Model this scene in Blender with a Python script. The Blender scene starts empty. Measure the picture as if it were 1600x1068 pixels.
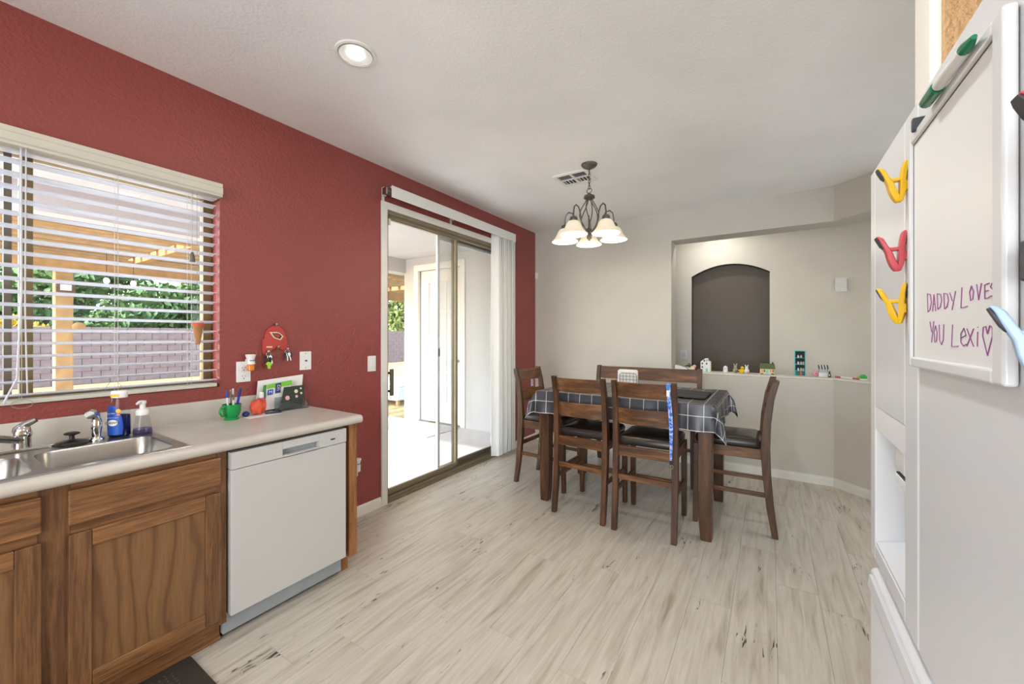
import bpy, bmesh, math, random
from mathutils import Vector, Matrix
rng = random.Random(7)
PI = math.pi
scene = bpy.context.scene
COL = scene.collection

# ------------------------------------------------------------------ camera
cd = bpy.data.cameras.new('camera'); cam = bpy.data.objects.new('camera', cd); COL.objects.link(cam)
cd.sensor_width = 36.0; cd.lens = 627.0/1600.0*36.0; cd.shift_y = -10.0/1600.0
cd.clip_start = 0.02; cd.clip_end = 200
cam.location = (0, 0, 1.375); cam.rotation_euler = (PI/2, 0, math.atan(404/627.0))
scene.camera = cam

# ------------------------------------------------------------------ world, sun, lamps, exposure
w = bpy.data.worlds.new('sky'); scene.world = w; w.use_nodes = True
wn = w.node_tree.nodes; wl = w.node_tree.links
sky = wn.new('ShaderNodeTexSky'); sky.sky_type = 'NISHITA'; sky.sun_disc = False
sky.sun_elevation = math.radians(36); sky.sun_rotation = math.radians(180)
wl.new(sky.outputs[0], wn['Background'].inputs[0]); wn['Background'].inputs[1].default_value = 0.54

def lamp(name, kind, loc, power, color=(1, 1, 1), rot=(0, 0, 0), size=None, size_y=None, radius=None, spread=None):
    d = bpy.data.lights.new(name, kind); d.energy = power; d.color = color
    if kind == 'AREA':
        d.shape = 'RECTANGLE' if size_y else 'DISK'; d.size = size
        if size_y: d.size_y = size_y
        if spread: d.spread = spread
    if radius is not None: d.shadow_soft_size = radius
    o = bpy.data.objects.new(name, d); o.location = loc; o.rotation_euler = rot; COL.objects.link(o)
    return o
sun = lamp('sun', 'SUN', (-4, -12, 10), 2.5, (1.0, 0.97, 0.93), (math.radians(54), 0, math.radians(-2)))
sun.data.angle = math.radians(0.6)
# soft fill lamp added behind the camera; no window is built there
lamp('rear_fill', 'AREA', (0.0, -2.9, 1.45), 42, (0.84, 0.93, 1.0), (math.radians(90), 0, 0), 2.2, 1.9)
# the kitchen's other recessed ceiling lights (outside the frame)
for n, (x, y) in enumerate([(-0.35, 1.25), (-1.69, -0.6), (-0.35, -0.6)]):
    lamp('recessed_lamp_glow', 'AREA', (x, y, 2.735), (4.5 if y > 0 else 2), (0.95, 0.97, 1.0), (0, 0, 0), 0.14)
lamp('hallway_lamp_glow', 'AREA', (-0.55, 5.20, 2.72), 1.6, (1.0, 0.96, 0.9), (0, 0, 0), 0.1)
lamp('right_fill', 'AREA', (1.95, 3.3, 1.2), 7, (0.88, 0.95, 1.0), (math.radians(90), 0, math.radians(90)), 1.6, 1.6)  # unseen fill lamp added on the right, in front of a closed wall
scene.view_settings.view_transform = 'Standard'; scene.view_settings.look = 'None'
scene.view_settings.gamma = 1.0; scene.view_settings.use_curve_mapping = False
scene.view_settings.exposure = 1.68

# ------------------------------------------------------------------ materials
def lin(c):
    c = c/255.0
    return c/12.92 if c <= 0.04045 else ((c+0.055)/1.055)**2.4
def rgb(r, g, b): return (lin(r), lin(g), lin(b), 1)
class NT:
    def __init__(s, name):
        s.m = bpy.data.materials.new(name); s.m.use_nodes = True
        s.t = s.m.node_tree; s.b = s.t.nodes['Principled BSDF']
    def n(s, typ, **kw):
        o = s.t.nodes.new(typ)
        for k, v in kw.items(): setattr(o, k, v)
        return o
    def l(s, a, b): s.t.links.new(a, b)
    def set(s, col=None, rough=0.5, metal=0.0, spec=0.5, trans=0.0, coat=0.0):
        if col: s.b.inputs['Base Color'].default_value = col
        s.b.inputs['Roughness'].default_value = rough; s.b.inputs['Metallic'].default_value = metal
        s.b.inputs['Specular IOR Level'].default_value = spec
        s.b.inputs['Transmission Weight'].default_value = trans
        s.b.inputs['Coat Weight'].default_value = coat
        return s
    def coord(s, scale=(1, 1, 1), rand=0.0):
        tc = s.n('ShaderNodeTexCoord'); mp = s.n('ShaderNodeMapping'); mp.inputs['Scale'].default_value = scale
        s.l(tc.outputs['Object'], mp.inputs['Vector'])
        if rand:
            oi = s.n('ShaderNodeObjectInfo'); vm = s.n('ShaderNodeVectorMath', operation='SCALE')
            vm.inputs[0].default_value = (rand, rand*1.7, rand*0.6); s.l(oi.outputs['Random'], vm.inputs['Scale'])
            ad = s.n('ShaderNodeVectorMath', operation='ADD'); s.l(tc.outputs['Object'], ad.inputs[0]); s.l(vm.outputs[0], ad.inputs[1])
            s.l(ad.outputs[0], mp.inputs['Vector'])
        return mp.outputs[0]
    def noise(s, vec, scale, detail=3, rough=0.5, dist=0.0):
        o = s.n('ShaderNodeTexNoise'); o.inputs['Scale'].default_value = scale; o.inputs['Detail'].default_value = detail
        o.inputs['Roughness'].default_value = rough; o.inputs['Distortion'].default_value = dist
        s.l(vec, o.inputs['Vector']); return o.outputs['Fac']
    def ramp(s, fac, stops):
        r = s.n('ShaderNodeValToRGB'); e = r.color_ramp.elements
        e[0].position, e[0].color = stops[0]; e[1].position, e[1].color = stops[-1]
        for p, c in stops[1:-1]:
            k = e.new(p); k.color = c
        s.l(fac, r.inputs[0]); return r.outputs[0]
    def mix(s, fac, a, b, mode='MIX'):
        o = s.n('ShaderNodeMix', data_type='RGBA', blend_type=mode)
        for i, v in ((0, fac), (6, a), (7, b)):
            if hasattr(v, 'is_output'): s.l(v, o.inputs[i])
            else: o.inputs[i].default_value = v
        return o.outputs[2]
    def bump(s, h, dist, strength=1.0):
        b = s.n('ShaderNodeBump'); b.inputs['Distance'].default_value = dist; b.inputs['Strength'].default_value = strength
        s.l(h, b.inputs['Height']); s.l(b.outputs[0], s.b.inputs['Normal'])
    def base(s, c): s.l(c, s.b.inputs['Base Color'])

M = {}
def plain(name, col, rough=0.5, metal=0.0, spec=0.5, vary=0.06, coat=0.0):
    t = NT(name).set(col, rough, metal, spec, 0, coat)
    if vary:
        n = t.noise(t.coord(), 9, 2)
        d = tuple(c*(1-vary) for c in col[:3])+(1,); u = tuple(min(1, c*(1+vary)) for c in col[:3])+(1,)
        t.base(t.ramp(n, [(0.3, d), (0.7, u)]))
    M[name] = t.m; return t.m
def emit(name, col, strength):
    t = NT(name).set(col, 0.5); t.b.inputs['Emission Color'].default_value = col
    t.b.inputs['Emission Strength'].default_value = strength; M[name] = t.m
def texwall(name, col, rough, dist, scale=70, spec=0.5):
    t = NT(name).set(col, rough, 0, spec); v = t.coord()
    h = t.noise(v, scale, 3, 0.55); t.bump(h, dist)
    n2 = t.noise(v, 1.6, 3)
    t.base(t.ramp(n2, [(0.3, tuple(c*0.95 for c in col[:3])+(1,)), (0.7, tuple(min(1, c*1.04) for c in col[:3])+(1,))]))
    M[name] = t.m
def wood(name, c0, c1, c2, axis, rough=0.4, stretch=14, scale=2.2, rand=6.0, bump=0.0004, fine=True, fmix=0.55, fs=7):
    t = NT(name).set(None, rough); sc = [stretch, stretch, stretch]; sc['XYZ'.index(axis)] = 1.0
    v = t.coord(tuple(sc), rand)
    n = t.noise(v, scale, 5, 0.6, 0.6)
    c = t.ramp(n, [(0.28, c0), (0.5, c1), (0.72, c2)])
    if fine:
        f = t.noise(v, scale*fs, 3, 0.6); fr = t.ramp(f, [(0.35, (0.55, 0.5, 0.46, 1)), (0.55, (1, 1, 1, 1))])
        c = t.mix(fmix, c, fr, 'MULTIPLY'); t.bump(f, bump)
    t.base(c); M[name] = t.m

texwall('red_paint', rgb(145, 68, 62), 0.34, 0.0060, 62)
texwall('ceiling_paint', rgb(247, 246, 244), 0.40, 0.0030, 75)
texwall('greige_paint', rgb(206, 201, 191), 0.55, 0.0018, 70)
texwall('cream_paint', rgb(226, 220, 208), 0.55, 0.0018, 70)
texwall('tan_paint', rgb(190, 150, 104), 0.6, 0.012, 60)
texwall('brown_paint', rgb(92, 80, 68), 0.42, 0.0025, 60)
texwall('stucco_white', rgb(190, 189, 188), 0.8, 0.003, 50)
plain('trim_white', rgb(230, 227, 220), 0.4, vary=0.02)
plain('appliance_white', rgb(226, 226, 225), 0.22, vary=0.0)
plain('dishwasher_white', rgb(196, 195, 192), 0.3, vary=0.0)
plain('plastic_white', rgb(236, 235, 232), 0.35, vary=0.0)
plain('blind_white', rgb(206, 206, 210), 0.35, vary=0.0)
plain('blind_cream', rgb(206, 201, 186), 0.45, vary=0.03)
plain('vane_white', rgb(234, 233, 229), 0.5, vary=0.0)
plain('dispenser_grey', rgb(212, 213, 214), 0.35, vary=0.0)
plain('bronze_frame', rgb(142, 130, 106), 0.4, 0.35)
plain('bronze_dark', rgb(112, 102, 86), 0.4, 0.35)
plain('window_bronze', rgb(120, 100, 62), 0.45, 0.2)
plain('pewter', rgb(105, 100, 94), 0.4, 0.6)
plain('chrome', rgb(215, 216, 214), 0.07, 1.0, vary=0)
plain('chrome_dull', rgb(170, 172, 166), 0.22, 1.0, vary=0)
plain('black_rubber', rgb(34, 32, 31), 0.55)
plain('mat_brown', rgb(58, 52, 46), 0.6)
plain('black_plastic', rgb(28, 28, 30), 0.4)
plain('grey_metal', rgb(164, 171, 176), 0.4, 0.0)
plain('laminate', rgb(196, 189, 179), 0.34)
plain('leather_dark', rgb(50, 42, 38), 0.27, vary=0.12)
plain('leather_tan', rgb(52, 43, 38), 0.34, vary=0.12)
plain('mug_green', rgb(20, 150, 72), 0.25)
plain('yellow_plastic', rgb(244, 192, 20), 0.3)
plain('red_plastic', rgb(214, 84, 92), 0.3)
plain('blue_plastic', rgb(172, 200, 226), 0.35)
plain('grip_grey', rgb(62, 64, 70), 0.55)
plain('green_plastic', rgb(0, 118, 78), 0.25)
plain('paper_white', rgb(238, 237, 233), 0.7, vary=0.03)
plain('paper_lilac', rgb(214, 212, 232), 0.7)
plain('orange_red', rgb(214, 84, 52), 0.5, vary=0.12)
plain('pink', rgb(226, 92, 150), 0.5)
plain('pale_pink', rgb(236, 178, 178), 0.5)
plain('lime', rgb(122, 200, 60), 0.5)
plain('leaf_green', rgb(60, 140, 70), 0.5)
plain('navy', rgb(28, 44, 112), 0.4)
plain('pen_blue', rgb(36, 58, 168), 0.3)
plain('label_blue', rgb(26, 84, 186), 0.35)
plain('label_yellow', rgb(246, 190, 40), 0.4)
plain('lanyard_blue', rgb(64, 132, 218), 0.6)
plain('flyer_dark', rgb(38, 50, 40), 0.45)
plain('amber', rgb(226, 132, 44), 0.2)
plain('key_red', rgb(184, 62, 52), 0.45)
plain('key_lime', rgb(160, 212, 50), 0.4)
plain('figure_grey', rgb(176, 164, 142), 0.6)
plain('figure_olive', rgb(104, 112, 62), 0.6)
plain('figure_cream', rgb(230, 214, 176), 0.6)
plain('figure_yellow', rgb(244, 204, 30), 0.5)
plain('roof_green', rgb(92, 108, 62), 0.6)
plain('turquoise', rgb(110, 206, 202), 0.4)
plain('teal_dark', rgb(40, 110, 118), 0.5)
plain('shelf_dark', rgb(58, 64, 66), 0.6)
plain('awning_green', rgb(40, 72, 60), 0.5)
plain('turtle_green', rgb(40, 168, 70), 0.4)
plain('pen_red', rgb(204, 62, 66), 0.4)
plain('marker_ink', rgb(150, 78, 138), 0.6, vary=0)
plain('stopper_black', rgb(30, 27, 25), 0.3)
plain('raffia', rgb(170, 120, 76), 0.8, vary=0.2)
plain('string', rgb(200, 196, 184), 0.8, vary=0)
plain('cord_grey', rgb(150, 148, 140), 0.8, vary=0)
plain('concrete', rgb(228, 226, 222), 0.8)
plain('pale_grey', rgb(196, 194, 190), 0.9)
plain('tan_timber', rgb(160, 127, 83), 0.75, vary=0.15)
plain('sand', rgb(158, 130, 84), 0.95, vary=0.18)
plain('block_pink', rgb(112, 94, 89), 0.9, vary=0.14)
plain('mortar', rgb(108, 92, 87), 0.95)
plain('foliage_green', rgb(72, 98, 48), 0.7, vary=0.35)
plain('foliage_olive', rgb(104, 114, 54), 0.7, vary=0.35)
plain('foliage_yellow', rgb(176, 150, 48), 0.7, vary=0.25)
plain('bark', rgb(96, 74, 54), 0.9)
plain('kick_dark', rgb(40, 34, 30), 0.7)
wood('oak_h', rgb(92, 60, 33), rgb(132, 91, 55), rgb(156, 112, 70), 'Y', 0.42, 16, 2.4, fmix=0.8, fs=4)
wood('oak_v', rgb(84, 54, 30), rgb(118, 81, 49), rgb(140, 100, 62), 'Z', 0.42, 16, 2.4, fmix=0.8, fs=4)
wood('oak_side', rgb(116, 72, 38), rgb(156, 104, 60), rgb(178, 124, 78), 'Z', 0.42, 12, 2.2, fmix=0.8, fs=5)
wood('dark_x', rgb(56, 34, 19), rgb(103, 67, 39), rgb(156, 108, 64), 'X', 0.38, 7, 2.6, bump=0.0002)
wood('dark_y', rgb(56, 34, 19), rgb(103, 67, 39), rgb(156, 108, 64), 'Y', 0.38, 7, 2.6, bump=0.0002)
wood('dark_z', rgb(48, 30, 18), rgb(82, 53, 32), rgb(120, 81, 50), 'Z', 0.38, 9, 2.4, bump=0.0002)

# oak veneer with cathedral figure
t = NT('oak_panel').set(None, 0.45); v = t.coord((1, 3.2, 1.0), 3.0)
n1 = t.noise(v, 2.2, 2, 0.5); wv = t.n('ShaderNodeTexWave', wave_type='RINGS', rings_direction='X')
wv.inputs['Scale'].default_value = 1.7; wv.inputs['Distortion'].default_value = 11; wv.inputs['Detail'].default_value = 3; wv.inputs['Detail Scale'].default_value = 0.9
t.l(v, wv.inputs['Vector'])
c = t.ramp(wv.outputs['Fac'], [(0.0, rgb(106, 73, 44)), (0.18, rgb(124, 88, 55)), (1.0, rgb(132, 95, 60))])
f = t.noise(t.coord((60, 60, 3), 3.0), 3, 3, 0.6); fr = t.ramp(f, [(0.35, (0.66, 0.6, 0.55, 1)), (0.6, (1, 1, 1, 1))])
t.base(t.mix(0.5, c, fr, 'MULTIPLY')); M['oak_panel'] = t.m

# washed maple laminate planks: pale boards, soft taupe streaks, a few thin black spalting marks
t = NT('plank_laminate').set(None, 0.3, 0, 0.5); v = t.coord((1, 1, 1), 40.0)
def mapped(sc):
    mp = t.n('ShaderNodeMapping'); mp.inputs['Scale'].default_value = sc; t.l(v, mp.inputs['Vector']); return mp.outputs[0]
a = t.noise(mapped((16, 1.3, 1)), 1.6, 4, 0.55, 0.8)
c = t.ramp(a, [(0.24, rgb(158, 146, 128)), (0.42, rgb(192, 183, 168)), (0.60, rgb(206, 199, 186)), (0.80, rgb(182, 172, 155))])
b = t.noise(mapped((60, 2.2, 1)), 1.5, 4, 0.6, 0.5)
c = t.mix(0.30, c, t.ramp(b, [(0.32, (0.70, 0.66, 0.61, 1)), (0.56, (1, 1, 1, 1))]), 'MULTIPLY')
k = t.noise(mapped((34, 4.2, 1)), 1.9, 3, 0.6, 1.4); k2 = t.noise(mapped((4, 1.6, 1)), 1.7, 2)
kk = t.n('ShaderNodeMath', operation='MULTIPLY'); t.l(k, kk.inputs[0]); t.l(k2, kk.inputs[1])
c = t.mix(t.ramp(kk.outputs[0], [(0.392, (0, 0, 0, 1)), (0.43, (1, 1, 1, 1))]), c, rgb(58, 50, 42))
t.base(c); M['plank_laminate'] = t.m

plain('stainless', rgb(176, 174, 168), 0.30, 1.0, vary=0)

# window-pane cloth: charcoal with thin white lines, from the cloth's own flat coordinates
t = NT('windowpane_cloth').set(None, 0.36, 0, 0.7); uv = t.n('ShaderNodeUVMap'); sx = t.n('ShaderNodeSeparateXYZ'); t.l(uv.outputs[0], sx.inputs[0])
def line(o):
    d = t.n('ShaderNodeMath', operation='DIVIDE'); t.l(o, d.inputs[0]); d.inputs[1].default_value = 0.098
    fr = t.n('ShaderNodeMath', operation='FRACT'); t.l(d.outputs[0], fr.inputs[0])
    lt = t.n('ShaderNodeMath', operation='LESS_THAN'); t.l(fr.outputs[0], lt.inputs[0]); lt.inputs[1].default_value = 0.042
    return lt.outputs[0]
mx = t.n('ShaderNodeMath', operation='MAXIMUM'); t.l(line(sx.outputs[0]), mx.inputs[0]); t.l(line(sx.outputs[1]), mx.inputs[1])
n = t.noise(t.coord(), 300, 2)
cc = t.ramp(n, [(0.3, rgb(44, 44, 50)), (0.7, rgb(62, 62, 70))])
t.base(t.mix(mx.outputs[0], cc, rgb(214, 212, 206))); M['windowpane_cloth'] = t.m

def glass(name, tint=(1, 1, 1, 1), refl=0.6, rough=0.0):
    t = NT(name); t.t.nodes.remove(t.b)
    tr = t.n('ShaderNodeBsdfTransparent'); tr.inputs[0].default_value = tint
    gl = t.n('ShaderNodeBsdfGlossy'); gl.inputs['Roughness'].default_value = rough
    fr = t.n('ShaderNodeFresnel'); ge = t.n('ShaderNodeNewGeometry'); io = t.n('ShaderNodeMath', operation='MULTIPLY_ADD')
    t.l(ge.outputs['Backfacing'], io.inputs[0]); io.inputs[1].default_value = 1/1.5-1.5; io.inputs[2].default_value = 1.5; t.l(io.outputs[0], fr.inputs[0])   # same reflectance leaving the pane as entering it
    mu = t.n('ShaderNodeMath', operation='MULTIPLY'); t.l(fr.outputs[0], mu.inputs[0]); mu.inputs[1].default_value = refl
    mi = t.n('ShaderNodeMixShader'); t.l(mu.outputs[0], mi.inputs[0]); t.l(tr.outputs[0], mi.inputs[1]); t.l(gl.outputs[0], mi.inputs[2])
    t.l(mi.outputs[0], t.t.nodes['Material Output'].inputs[0]); M[name] = t.m
glass('pane_glass', (0.97, 0.985, 0.98, 1)); glass('clear_plastic', (0.9, 0.92, 0.93, 1)); glass('acrylic', (0.74, 0.79, 0.79, 1), 1.6, 0.08)
glass('liquid_purple', (0.55, 0.48, 0.78, 1)); glass('liquid_blue', (0.02, 0.10, 0.42, 1))
t = NT('insect_screen'); tr = t.n('ShaderNodeBsdfTransparent'); df = t.n('ShaderNodeBsdfDiffuse'); df.inputs[0].default_value = rgb(200, 200, 202)
mi = t.n('ShaderNodeMixShader'); mi.inputs[0].default_value = 0.34; t.l(tr.outputs[0], mi.inputs[1]); t.l(df.outputs[0], mi.inputs[2])
t.l(mi.outputs[0], t.t.nodes['Material Output'].inputs[0]); M['insect_screen'] = t.m
# frosted glass lamp shade, lit from inside
t = NT('frosted_shade').set(rgb(226, 214, 192), 0.5); t.b.inputs['Emission Color'].default_value = rgb(255, 236, 204)
t.b.inputs['Emission Strength'].default_value = 0.10; M['frosted_shade'] = t.m
emit('bulb_glow', rgb(255, 244, 224), 2.5); emit('can_glow', rgb(255, 246, 230), 26.0)
emit('string_bulb', rgb(255, 240, 210), 1.2)

# ------------------------------------------------------------------ mesh building
class MB:
    def __init__(s): s.v = []; s.f = []
    def add(s, vs, fs):
        k = len(s.v); s.v += [Vector(p) for p in vs]; s.f += [tuple(i+k for i in f) for f in fs]; return s
    def box(s, x0, x1, y0, y1, z0, z1):
        v = [(x0, y0, z0), (x1, y0, z0), (x1, y1, z0), (x0, y1, z0), (x0, y0, z1), (x1, y0, z1), (x1, y1, z1), (x0, y1, z1)]
        return s.add(v, [(3, 2, 1, 0), (4, 5, 6, 7), (0, 1, 5, 4), (1, 2, 6, 5), (2, 3, 7, 6), (3, 0, 4, 7)])
    def prism(s, poly, a, b, axis='Z'):
        def P(p, h): return {'Z': (p[0], p[1], h), 'X': (h, p[0], p[1]), 'Y': (p[0], h, p[1])}[axis]
        n = len(poly); vs = [P(p, a) for p in poly]+[P(p, b) for p in poly]
        fs = [tuple(range(n-1, -1, -1)), tuple(range(n, 2*n))]+[(i, (i+1) % n, n+(i+1) % n, n+i) for i in range(n)]
        return s.add(vs, fs)
    def loft(s, rings, cap=(True, True), closed=True):
        n = len(rings[0]); vs = [p for r in rings for p in r]; fs = []
        for j in range(len(rings)-1):
            for i in range(n if closed else n-1):
                fs.append((j*n+i, j*n+(i+1) % n, (j+1)*n+(i+1) % n, (j+1)*n+i))
        if cap[0]: fs.append(tuple(range(n-1, -1, -1)))
        if cap[1]: fs.append(tuple((len(rings)-1)*n+i for i in range(n)))
        return s.add(vs, fs)
    def lathe(s, prof, c=(0, 0, 0), n=20, axis='Z', cap=(True, True)):
        rings = []
        for r, h in prof:
            ring = []
            for i in range(n):
                a = 2*PI*i/n; p = (r*math.cos(a), r*math.sin(a), h)
                if axis == 'X': p = (h, p[0], p[1])
                if axis == 'Y': p = (p[1], h, p[0])
                ring.append((p[0]+c[0], p[1]+c[1], p[2]+c[2]))
            rings.append(ring)
        return s.loft(rings, cap)
    def tube(s, pts, r, n=8, closed=False):
        pts = [Vector(p) for p in pts]; rings = []; m = len(pts)
        rr = r if isinstance(r, (list, tuple)) else [r]*m
        up = None
        for i, p in enumerate(pts):
            if closed: d = pts[(i+1) % m]-pts[(i-1) % m]
            else: d = pts[min(i+1, m-1)]-pts[max(i-1, 0)]
            d.normalize()
            if up is None:
                up = Vector((0, 0, 1)) if abs(d.z) < 0.9 else Vector((1, 0, 0))
            a = d.cross(up)
            if a.length < 1e-4: a = d.orthogonal()
            a.normalize(); b = a.cross(d).normalized(); up = b
            rings.append([p+(a*math.cos(2*PI*k/n)+b*math.sin(2*PI*k/n))*rr[i] for k in range(n)])
        if closed: rings.append(rings[0])
        return s.loft(rings, (not closed, not closed))
    def sweep(s, pts, wx, wy):          # rectangular section (wx along X, wy along Y) carried through points
        rings = []
        for i, p in enumerate(pts):
            a = wx[i] if isinstance(wx, (list, tuple)) else wx; b = wy[i] if isinstance(wy, (list, tuple)) else wy
            rings.append([(p[0]-a/2, p[1]-b/2, p[2]), (p[0]+a/2, p[1]-b/2, p[2]), (p[0]+a/2, p[1]+b/2, p[2]), (p[0]-a/2, p[1]+b/2, p[2])])
        return s.loft(rings)
    def ball(s, c, r, n=12, m=8):
        if not isinstance(r, (tuple, list)): r = (r, r, r)
        vs = [(c[0], c[1], c[2]-r[2])]; fs = []
        for j in range(1, m):
            t = -PI/2+PI*j/m
            for i in range(n):
                a = 2*PI*i/n; vs.append((c[0]+r[0]*math.cos(t)*math.cos(a), c[1]+r[1]*math.cos(t)*math.sin(a), c[2]+r[2]*math.sin(t)))
        vs.append((c[0], c[1], c[2]+r[2])); k = len(vs)-1
        for i in range(n):
            fs.append((0, 1+(i+1) % n, 1+i)); fs.append((k, k-n+i, k-n+(i+1) % n))
        for j in range(m-2):
            for i in range(n):
                fs.append((1+j*n+i, 1+j*n+(i+1) % n, 1+(j+1)*n+(i+1) % n, 1+(j+1)*n+i))
        return s.add(vs, fs)
    def xf(s, mat):
        s.v = [mat @ p for p in s.v]; return s

def origin(o):
    p = Vector((0, 0, 0))
    while o is not None: p += o.location; o = o.parent
    return p
def obj(name, mb, mat, parent=None, world=True, smooth=40, bevel=0.0, seg=2, label=None, kind=None, uvs=None):
    off = origin(parent) if (parent is not None and world) else Vector((0, 0, 0))
    me = bpy.data.meshes.new(name); me.from_pydata([p-off for p in mb.v], [], mb.f)
    bm = bmesh.new(); bm.from_mesh(me); bmesh.ops.recalc_face_normals(bm, faces=bm.faces); bm.to_mesh(me); bm.free()
    me.materials.append(M[mat]); o = bpy.data.objects.new(name, me); COL.objects.link(o)
    if uvs:
        ul = me.uv_layers.new(name='flat')
        for lp in me.loops: ul.data[lp.index].uv = uvs[lp.vertex_index]
    if smooth:
        me.polygons.foreach_set('use_smooth', [True]*len(me.polygons)); me.set_sharp_from_angle(angle=math.radians(smooth))
    if bevel:
        b = o.modifiers.new('bevel', 'BEVEL'); b.width = bevel; b.segments = seg; b.limit_method = 'ANGLE'; b.angle_limit = math.radians(40)
        b.harden_normals = bool(smooth)
    if parent is not None: o.parent = parent
    if label: o['label'] = label
    if kind: o['kind'] = kind
    return o
def thing(name, label, cat, loc=(0, 0, 0), rotz=0.0, group=None):
    o = bpy.data.objects.new(name, None); o.empty_display_size = 0.05; COL.objects.link(o)
    o.location = loc; o.rotation_euler = (0, 0, rotz); o['label'] = label; o['category'] = cat
    if group: o['group'] = group
    return o
def tag(o, label, cat, group=None):
    o['label'] = label; o['category'] = cat
    if group: o['group'] = group
    return o
def struct(name, mb, mat, **kw): return obj(name, mb, mat, kind='structure', **kw)
def setting(name, loc=(0, 0, 0)):
    o = bpy.data.objects.new(name, None); COL.objects.link(o); o.location = loc; o['kind'] = 'structure'; return o
def dup(root, loc, rotz, label=None, group=None):
    r = root.copy(); COL.objects.link(r); r.location = loc; r.rotation_euler = (0, 0, rotz)
    if label: r['label'] = label
    if group: r['group'] = group
    for ch in list(root.children):
        c = ch.copy(); COL.objects.link(c); c.parent = r
        for g in list(ch.children):
            d = g.copy(); COL.objects.link(d); d.parent = c
    return r
def B(*a): return MB().box(*a)
def rrect(cx, cy, hx, hy, r, n=5):
    pts = []
    for (sx, sy, a0) in ((1, 1, 0), (-1, 1, 90), (-1, -1, 180), (1, -1, 270)):
        for i in range(n+1):
            a = math.radians(a0+90*i/n); pts.append((cx+sx*(hx-r)+r*math.cos(a), cy+sy*(hy-r)+r*math.sin(a)))
    return pts

# ------------------------------------------------------------------ THE SETTING
XL = -2.64; YB = 4.67; ZC = 2.74
floor = struct('floor', B(-2.79, 2.0, -3.1, 6.0, -0.12, -0.009), 'mortar')
PW, PL = 0.19, 1.24
cache = {}
x = XL+0.005; col = 0
while x < 1.97:
    y = -0.9-rng.random()*PL
    while y < 4.66:
        y0 = max(y, -0.9); y1 = min(y+PL, 4.66); x1 = min(x+PW, 1.99)
        full = (y1-y0 > PL-1e-6 and x1-x > PW-1e-6)
        if y1-y0 > 0.03 and y0 < 4.66:
            if full and 'p' in cache:
                o = bpy.data.objects.new('plank', cache['p']); COL.objects.link(o); o.parent = floor
            else:
                a, b = x1-x-0.0005, y1-y0-0.0005
                pm = MB(); e = 0.0010
                pm.loft([[(0, 0, -0.009), (a, 0, -0.009), (a, b, -0.009), (0, b, -0.009)], [(0, 0, -e), (a, 0, -e), (a, b, -e), (0, b, -e)],
                         [(e*0.7, e*0.7, 0), (a-e*0.7, e*0.7, 0), (a-e*0.7, b-e*0.7, 0), (e*0.7, b-e*0.7, 0)]], (False, True))
                o = obj('plank', pm, 'plank_laminate', floor, world=False, smooth=0)
                if full: cache['p'] = o.data
            o.location = (x, y0, 0)
        y += PL
    x += PW
struct('ceiling', B(-2.79, 2.0, -3.1, 6.0, ZC, ZC+0.25), 'ceiling_paint')

# left wall with a window and a sliding-door opening
WY0, WY1, WZ0, WZ1 = -0.50, 1.02, 1.085, 2.20
DY0, DY1, DZ1 = 2.20, 3.92, 2.405
m = MB()
for (a, b, c, d) in ((-3.1, WY0, 0, ZC), (WY0, WY1, 0, WZ0), (WY0, WY1, WZ1, ZC), (WY1, DY0, 0, ZC), (DY0, DY1, DZ1, ZC), (DY1, 4.72, 0, ZC)):
    m.box(-2.79, XL, a, b, c, d)
struct('wall_left', m, 'red_paint', smooth=0)
# back wall: full-height piece, soffit and half wall that turn 45 degrees towards the fridge
struct('wall_back', B(XL, -0.92, YB, YB+0.25, 0, ZC), 'greige_paint')
plan = [(-0.92, YB), (0.486, YB), (1.12, 4.036), (1.12, 4.39), (0.59, YB+0.25), (-0.92, YB+0.25)]
struct('wall_header', MB().prism(plan, 2.42, ZC), 'greige_paint', smooth=0)
struct('wall_half', MB().prism(plan, 0, 0.966), 'greige_paint', smooth=0)
plan2 = [(-0.92, YB-0.008), (0.483, YB-0.008), (1.12, 4.026), (1.12, 4.40), (0.593, YB+0.258), (-0.92, YB+0.258)]
struct('trim_ledge', MB().prism(plan2, 0.966, 0.985), 'cream_paint', bevel=0.008, seg=3)
# hallway behind, with the arched niche
HY = 5.60; NX0, NX1 = -0.856, -0.008; zs = 2.13
arc = []
for i in range(25):
    u = i/24; arc.append((NX0+(NX1-NX0)*u, zs+0.128*(1-(2*u-1)**2)))
poly = [(-2.2, 0), (NX0, 0), (NX0, 0.30)]
m = MB()
m.box(-2.2, NX0, HY, HY+0.16, 0, ZC); m.box(NX1, 2.0, HY, HY+0.16, 0, ZC); m.box(NX0, NX1, HY, HY+0.16, 0, 0.60)
m.prism([(NX0, ZC)]+arc+[(NX1, ZC)], HY, HY+0.16, 'Y')
struct('wall_hall', m, 'cream_paint', smooth=30)
hb = MB(); hb.prism([(NX0, 0.6), (NX1, 0.6)]+arc[::-1], HY+0.120, HY+0.155, 'Y')
struct('wall_niche', hb, 'brown_paint')
rv = MB()
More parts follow.
